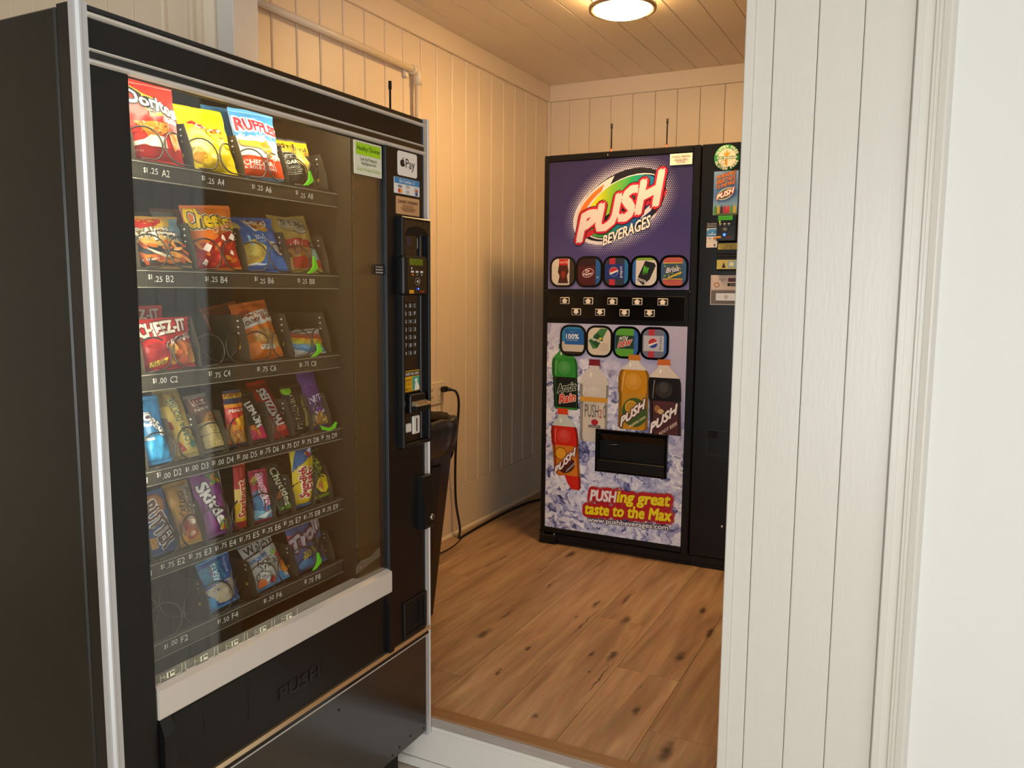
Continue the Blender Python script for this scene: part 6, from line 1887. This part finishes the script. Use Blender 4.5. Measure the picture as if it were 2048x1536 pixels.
def a_nutbar(s):
    s.B(-1, 1, 0, 1, '#c8261c'); s.B(-1, 1, 0.86, 1, '#c8a030'); s.B(-1, 1, 0.76, 0.86, '#232a4a'); s.T('PLANTERS', 0.0, 0.91, 0.9, 0.16, '#7a2018', bold=0.03); s.B(-1, 1, 0.70, 0.76, '#d88a1c'); s.T('PEANUTS', 0.1, 0.64, 0.8, 0.14, '#f2e6da', bold=0.03)
    s.G([(-1, 0.42), (1, 0.36), (1, 0.08), (-1, 0.08)], '#d88a1c'); s.G([(-0.4, 0.5), (1, 0.56), (1, 0.36), (-0.2, 0.38)], '#e0a020')
    s.blobs(16, -0.6, 0.8, 0.08, 0.30, 0.15, ['#b8783a', '#c8945a', '#a8622c', '#d8ac6a'], 5, 0.75)
Pack('peanut_pack', 'narrow red and gold peanut pack, fourth on the fourth shelf', 'nuts', 1.2435, 1.053, 0.742, 1.174, 0.046, 0.034, '#c8261c', a_nutbar, seal='#2a2c4a', seed=15)
def a_pink(s):
    s.B(-1, 1, 0, 1, '#2a2420'); s.G([(-1, 0.34), (0.0, 0.34), (0.4, 0.10), (0.2, 0.0), (-1, 0)], '#e8882a'); s.G([(-1, 0.26), (-0.2, 0.25), (0.2, 0.08), (0.2, 0.0), (-1, 0)], '#d81c5c'); s.G([(0.2, 0.30), (1, 0.36), (1, 0.0), (0.3, 0.06)], '#e01c68')
    s.T('LEMON', 0.12, 0.55, 1.25, 0.40, '#f0ebe2', rot=-75, bold=0.05)
Pack('candy_bar', 'black and hot pink candy pack with white lettering, fifth on the fourth shelf', 'candy', 1.3075, 1.052, 0.712, 1.158, 0.046, 0.028, '#2a2420', a_pink, seed=16)
def a_twist(s):
    s.B(-1, 1, 0, 1, '#b81c1e'); s.B(-1, 1, 0.82, 1, '#8a1a1a'); s.B(0.55, 1, 0.10, 0.85, '#a01820'); s.T('TWIZZLERS', -0.02, 0.50, 1.85, 0.42, '#e6e0da', rot=94, bold=0.05, outline=[(0.03, '#4a0c12')]); s.E(0, 0.14, 0.3, 0.12, '#d8483a')
Pack('candy_pack', 'red licorice pack with white lettering reading upwards, sixth on the fourth shelf', 'candy', 1.381, 1.052, 0.673, 1.175, 0.054, 0.030, '#b81c1e', a_twist, seed=17, crump=1.2)
def a_pist(s):
    s.B(-1, 1, 0, 1, '#1c1a14'); s.T('PISTACHIOS', -0.28, 0.47, 1.45, 0.26, '#c8c08a', rot=92, bold=-0.005); s.E(-0.55, 0.90, 0.22, 0.18, '#7ab81c'); s.G([(0.35, 0.10), (0.75, 0.12), (0.85, 0.5), (0.7, 0.78), (0.42, 0.6)], '#9a8c4a'); s.blobs(12, 0.45, 0.75, 0.15, 0.7, 0.10, ['#c8ba82', '#a8985a', '#8a8a4a'], 6)
Pack('nut_bag', 'black pistachio bag with a lime green spot, seventh on the fourth shelf', 'nuts', 1.447, 1.0525, 0.716, 1.162, 0.062, 0.026, '#1c1a14', a_pist, seed=18)
def a_purple(s):
    s.B(-1, 1, 0, 1, '#5a2a78'); s.B(-1, 1, 0.74, 1, '#5a3280'); s.T('ON THE', -0.2, 0.80, 0.36, 0.09, '#8a6aa8'); s.T('RUN MIX', -0.2, 0.74, 0.42, 0.09, '#8a6aa8')
    s.T('NUTS', 0.15, 0.50, 0.85, 0.30, '#d6c8dc', bold=0.03, rise=0.15); s.E(0.15, 0.34, 0.38, 0.30, '#d6cfc4', rot=20); s.E(0.12, 0.36, 0.34, 0.26, '#6a2c8a', rot=20); s.B(-1, 1, 0.05, 0.22, '#8a6a3a'); s.blobs(22, -0.8, 0.85, 0.06, 0.24, 0.15, ['#c89a4a', '#b8642c', '#d8b86a', '#a8843a'], 7, 0.7)
Pack('nut_bag', 'purple nut mix bag, at the right end of the fourth shelf', 'nuts', 1.5115, 1.053, 0.704, 1.190, 0.056, 0.032, '#5a2a78', a_purple, seed=19)

# ---- fifth shelf
def a_butter(s):
    s.B(-1, 1, 0, 1, '#2a4a80'); s.E(0.1, 0.80, 0.40, 0.34, '#8a5a3a', rot=-30); s.E(0.2, 0.82, 0.26, 0.2, '#a8764a', rot=-30)
    s.T('BUTTER', 0.0, 0.47, 1.50, 0.60, '#5a3a34', rot=-70, bold=0.04, outline=[(0.03, '#e6e0d6')]); s.G([(-0.8, 0.12), (-0.35, 0.12), (-0.5, 0.30), (-0.85, 0.30)], '#c8943a'); s.T('TOFFEE', -0.6, 0.21, 0.32, 0.10, '#5a3414', rot=100)
Pack('candy_bag', 'dark blue candy bag with brown letters outlined white, leftmost on the fifth shelf', 'candy', 1.049, 0.8765, 0.726, 0.997, 0.060, 0.032, '#2a4a80', a_butter, seed=20, roll=4)
def a_caramel(s):
    s.B(-1, 1, 0, 1, '#b88a34'); s.B(-1, 1, 0.0, 0.30, '#d89a24'); s.G([(0.1, 0.92), (1, 0.95), (1, 0.35), (0.3, 0.4)], '#a8947c'); s.T('CARAMEL', -0.02, 0.66, 0.95, 0.28, '#3a3230', rot=80, bold=0.03); s.T('Creams', 0.50, 0.68, 0.95, 0.26, '#4a4240', rot=80, bold=0.02, shear=0.2)
    s.E(0.1, 0.30, 0.42, 0.46, '#9a6a4a'); s.E(-0.15, 0.30, 0.18, 0.22, '#8a3a34'); s.E(0.1, 0.17, 0.24, 0.22, '#a8502c'); s.E(0.1, 0.17, 0.12, 0.1, '#d8b48a'); s.E(0.25, 0.38, 0.16, 0.18, '#b89a80'); s.E(0.35, 0.34, 0.06, 0.1, '#e8dcc8')
Pack('candy_bag', 'golden caramel candy bag with dark lettering, second on the fifth shelf', 'candy', 1.1145, 0.8755, 0.712, 0.999, 0.056, 0.034, '#b88a34', a_caramel, seed=21, crump=1.2)
def a_fruity(s):
    s.B(-1, 1, 0, 1, '#8a3a86'); s.G([(-0.2, 1), (1, 1), (1, 0.75), (0.3, 0.8)], '#5a7a4a'); s.blobs(10, 0.0, 0.95, 0.78, 0.95, 0.1, ['#c8a02a', '#5a9a3c', '#d8882a'], 8); s.T('Skittles', -0.05, 0.46, 1.55, 0.36, '#efe9e4', rot=-72, bold=0.045, outline=[(0.035, '#4a1c4c')]); s.T('WILD BERRY', 0.62, 0.45, 0.6, 0.08, '#d8a8c8', rot=-75)
    s.blobs(16, 0.1, 0.95, 0.06, 0.26, 0.11, ['#8ab02a', '#c8382a', '#4a8a4c', '#d8a82a', '#6a3a9a'], 9, 0.8); s.B(0.93, 1, 0.1, 0.95, '#d8c4d4')
Pack('candy_bag', 'wide purple chewy candy bag with big white lettering, third on the fifth shelf', 'candy', 1.187, 0.8755, 0.719, 1.009, 0.068, 0.030, '#8a3a86', a_fruity, seed=22, roll=3)
def a_star(s):
    s.B(-1, 1, 0, 1, '#a81c20'); s.B(-1, 1, 0.12, 0.62, '#d8a81c'); s.B(-1, 1, 0.42, 0.62, '#d8b45a'); s.T('Starburst', 0.05, 0.46, 2.6, 0.62, '#b81c1c', rot=90, bold=0.035, outline=[(0.05, '#e8d8a8')]); s.T('ORIGINAL', 0.05, 0.88, 0.9, 0.3, '#c8584a', rot=90, bold=0.02)
Pack('candy_pack', 'slim red and yellow fruit chew stick pack, fourth on the fifth shelf', 'candy', 1.246, 0.8735, 0.754, 1.018, 0.030, 0.024, '#a81c20', a_star, seed=23, crump=0.7)
def a_sweet(s):
    s.B(-1, 1, 0, 1, '#b01c48'); s.G([(-1, 0.60), (0.2, 0.62), (0.4, 0.35), (1, 0.28), (1, 0.0), (-1, 0)], '#3a7aa8'); s.G([(-1, 0.26), (0.0, 0.20), (1, 0.30), (1, 0.05), (-1, 0.05)], '#8ac0d8'); s.blobs(6, -0.8, -0.2, 0.74, 0.86, 0.12, ['#7a9a3c', '#c8a84a'], 4)
    s.T('Sweetarts', 0.25, 0.62, 1.45, 0.34, '#d87a96', rot=-80, bold=0.03, outline=[(0.04, '#f0dce0')]); s.T('mini Chewy', -0.3, 0.50, 0.95, 0.18, '#f0ece8', rot=-80, bold=0.03); s.G([(-0.9, 0.12), (0.6, 0.22), (0.9, 0.18), (0, 0.07)], '#e6f0f2')
Pack('candy_pack', 'crimson and light blue mini candy pack, fifth on the fifth shelf', 'candy', 1.3145, 0.8715, 0.733, 0.987, 0.050, 0.034, '#b01c48', a_sweet, seed=24, crump=1.3, roll=-2)
def a_chuck(s):
    s.B(-1, 1, 0, 1, '#2c2a20'); s.B(-1, 1, 0.86, 1, '#5a5440'); s.blobs(10, -0.9, 0.8, 0.06, 0.26, 0.2, ['#3a7a28', '#5a9a2c', '#8ab02a'], 5); s.E(-0.45, 0.34, 0.2, 0.14, '#b8621c', rot=30); s.T('Chuckles', 0.1, 0.50, 2.0, 0.46, '#dcd8b4', rot=-86, bold=0.03, outline=[(0.03, '#1c1c14')])
Pack('candy_pack', 'dark jelly candy pack with cream lettering reading downwards, sixth on the fifth shelf', 'candy', 1.388, 0.8755, 0.700, 0.985, 0.046, 0.030, '#2c2a20', a_chuck, seed=25)
def a_fish(s):
    s.B(-1, 1, 0, 1, '#e0bc1c'); s.G([(-1, 1), (1, 1), (1, 0.80), (0.4, 0.80), (-0.3, 0.72), (-1, 0.60)], '#1c5c9a'); s.G([(-1, 1), (-0.4, 1), (-0.75, 0.84), (-1, 0.62)], '#d8c02c'); s.G([(0.2, 0.88), (0.8, 0.76), (0.9, 0.88), (0.5, 0.94)], '#b82c3a'); s.G([(0.4, 0.92), (0.95, 0.96), (0.75, 0.86)], '#d8e0ea')
    s.T('Swedish', -0.22, 0.42, 1.10, 0.32, '#b01c24', rot=93, bold=0.05, outline=[(0.05, '#efe6d2')]); s.T('Fish', 0.38, 0.46, 0.72, 0.32, '#b01c24', rot=93, bold=0.05, outline=[(0.05, '#efe6d2')]); s.T('MINI', 0.82, 0.5, 0.36, 0.12, '#1c2430', rot=93, bold=0.03); s.G([(0.2, 0.06), (0.9, 0.18), (0.9, 0.06)], '#5a2c3a')
Pack('candy_bag', 'yellow and blue gummy candy bag with red lettering on the fifth shelf', 'candy', 1.4465, 0.8755, 0.748, 1.019, 0.066, 0.034, '#e0bc1c', a_fish, seal='#3a6a9a', seed=26, roll=1, crump=1.2)
def a_sour(s):
    s.B(-1, 1, 0, 1, '#2a2c18'); s.T('SOUR', 0.0, 0.72, 0.8, 0.30, '#8a9a1c', rot=-70, bold=0.06); s.T('PATCH', -0.4, 0.58, 0.8, 0.26, '#6a7a1c', rot=-70, bold=0.05); s.E(0.1, 0.32, 0.40, 0.42, '#e0c01c'); s.E(-0.2, 0.30, 0.12, 0.2, '#c8642a'); s.E(0.3, 0.26, 0.2, 0.22, '#f0d81c'); s.B(-1, 1, 0.05, 0.12, '#7a9a2c')
Pack('candy_bag', 'dark green and yellow sour candy bag, at the right end of the fifth shelf', 'candy', 1.516, 0.8755, 0.720, 0.997, 0.054, 0.036, '#2a2c18', a_sour, seed=27, roll=3)

# ---- bottom shelf
def a_treat(s):
    s.B(-1, 1, 0, 1, '#1c4c94'); s.G([(-1, 0.86), (0.4, 0.92), (0.35, 0.55), (-0.8, 0.50)], '#1f7a96'); s.G([(-1, 0.44), (-0.2, 0.52), (0.6, 0.52), (0.9, 0.62), (0.85, 0.30), (0.6, 0.12), (-0.2, 0.10), (-0.7, 0.30)], '#b8ac9a'); s.E(0.15, 0.25, 0.30, 0.22, '#c8b89c'); s.G([(-1, 0.35), (-0.5, 0.26), (-0.4, 0.05), (-0.9, 0.08)], '#2a9ad8')
    s.T('TREATS', -0.18, 0.70, 0.52, 0.14, '#cfe0e4', rot=84, bold=0.03); s.T('Krispies', -0.42, 0.70, 0.5, 0.1, '#c8483a', rot=84); s.T('Original', 0.58, 0.80, 0.42, 0.11, '#b8c8e4', rot=-94)
Pack('cereal_bar', 'blue crispy cereal treat pack, leftmost on the bottom shelf', 'snack bar', 1.192, 0.7185, 0.738, 0.828, 0.080, 0.034, '#1c4c94', a_treat, seal='#2a86c0', seed=28, roll=7)
def a_fruit(s):
    s.B(-1, 1, 0, 1, '#c8c4be'); s.B(-1, 1, 0.92, 1, '#5a5854'); s.G([(-1, 0.70), (1, 0.80), (1, 0.765), (-1, 0.665)], '#3a3836'); s.T("Welch's", 0.05, 0.835, 0.86, 0.20, '#1c1a1a', bold=0.02, shear=0.1, rise=0.08)
    s.G([(-0.95, 0.60), (0.25, 0.665), (0.25, 0.60), (-0.95, 0.54)], '#4a86c0'); s.T('MIXED FRUIT', -0.35, 0.60, 0.5, 0.04, '#e6ecf2', rise=0.05); s.T('Fruit', -0.05, 0.52, 0.52, 0.14, '#1f1c1c', bold=0.01, shear=0.15, rise=0.1); s.T('Snacks', 0.15, 0.425, 0.66, 0.14, '#1f1c1c', bold=0.01, shear=0.15, rise=0.1)
    s.P.lines(0.05 * s.w, 0.35 * s.w, 0.24 * s.h, 0.36 * s.h, 5, K('#4a4846'), 0.25, seed=4)
    s.E(-0.5, 0.22, 0.17, 0.15, '#3a3836'); s.E(-0.5, 0.22, 0.16, 0.14, '#d8d4cc'); s.T('REAL', -0.5, 0.245, 0.22, 0.06, '#2a2626', bold=0.02); s.T('FRUIT!', -0.5, 0.19, 0.24, 0.06, '#2a2626', bold=0.02)
    for u, v, r, c in ((0.55, 0.60, 0.06, '#7aa83a'), (0.72, 0.52, 0.07, '#b83a3a'), (0.80, 0.36, 0.10, '#c8642a'), (0.85, 0.22, 0.11, '#d8882c'), (-0.1, 0.12, 0.09, '#b82c3a'), (-0.7, 0.10, 0.12, '#d86a2a'), (0.4, 0.10, 0.12, '#3a92c8')): s.E(u, v, r, r * 1.05, c)
Pack('fruit_snack_pouch', 'white fruit snack pouch with black script lettering, second on the bottom shelf', 'snack bag', 1.340, 0.7175, 0.700, 0.819, 0.094, 0.036, '#c8c4be', a_fruit, seal='#2f8ac8', seed=29, roll=4, crump=1.2)
def a_troll(s):
    s.B(-1, 1, 0, 1, '#3a4a78'); s.G([(-1, 0.75), (-0.4, 0.7), (-0.6, 0.5), (-1, 0.5)], '#b8483a'); s.G([(-0.4, 0.95), (0.4, 0.98), (0.3, 0.84)], '#8a8a4c'); s.E(0.62, 0.42, 0.20, 0.26, '#2a2a30'); s.blobs(14, 0.2, 0.9, 0.15, 0.6, 0.1, ['#4a5a8a', '#2a3244', '#6a5a4a'], 5)
    s.T('Trolli', 0.0, 0.66, 1.0, 0.32, '#a89aa4', bold=0.06, rise=0.40, outline=[(0.06, '#5a2430')]); s.T('SOUR', -0.1, 0.36, 0.34, 0.08, '#b8a02a', bold=0.03, rise=0.2); s.T('BRITE', -0.1, 0.29, 0.4, 0.08, '#b8a02a', bold=0.03, rise=0.2); s.E(-0.4, 0.14, 0.2, 0.12, '#3a78a8'); s.E(0.15, 0.13, 0.16, 0.1, '#3a78a8')
Pack('candy_bag', 'dim blue gummy bag with pink bubble lettering, rightmost on the bottom shelf', 'candy', 1.466, 0.7185, 0.730, 0.846, 0.104, 0.034, '#3a4a78', a_troll, seed=30, roll=5)
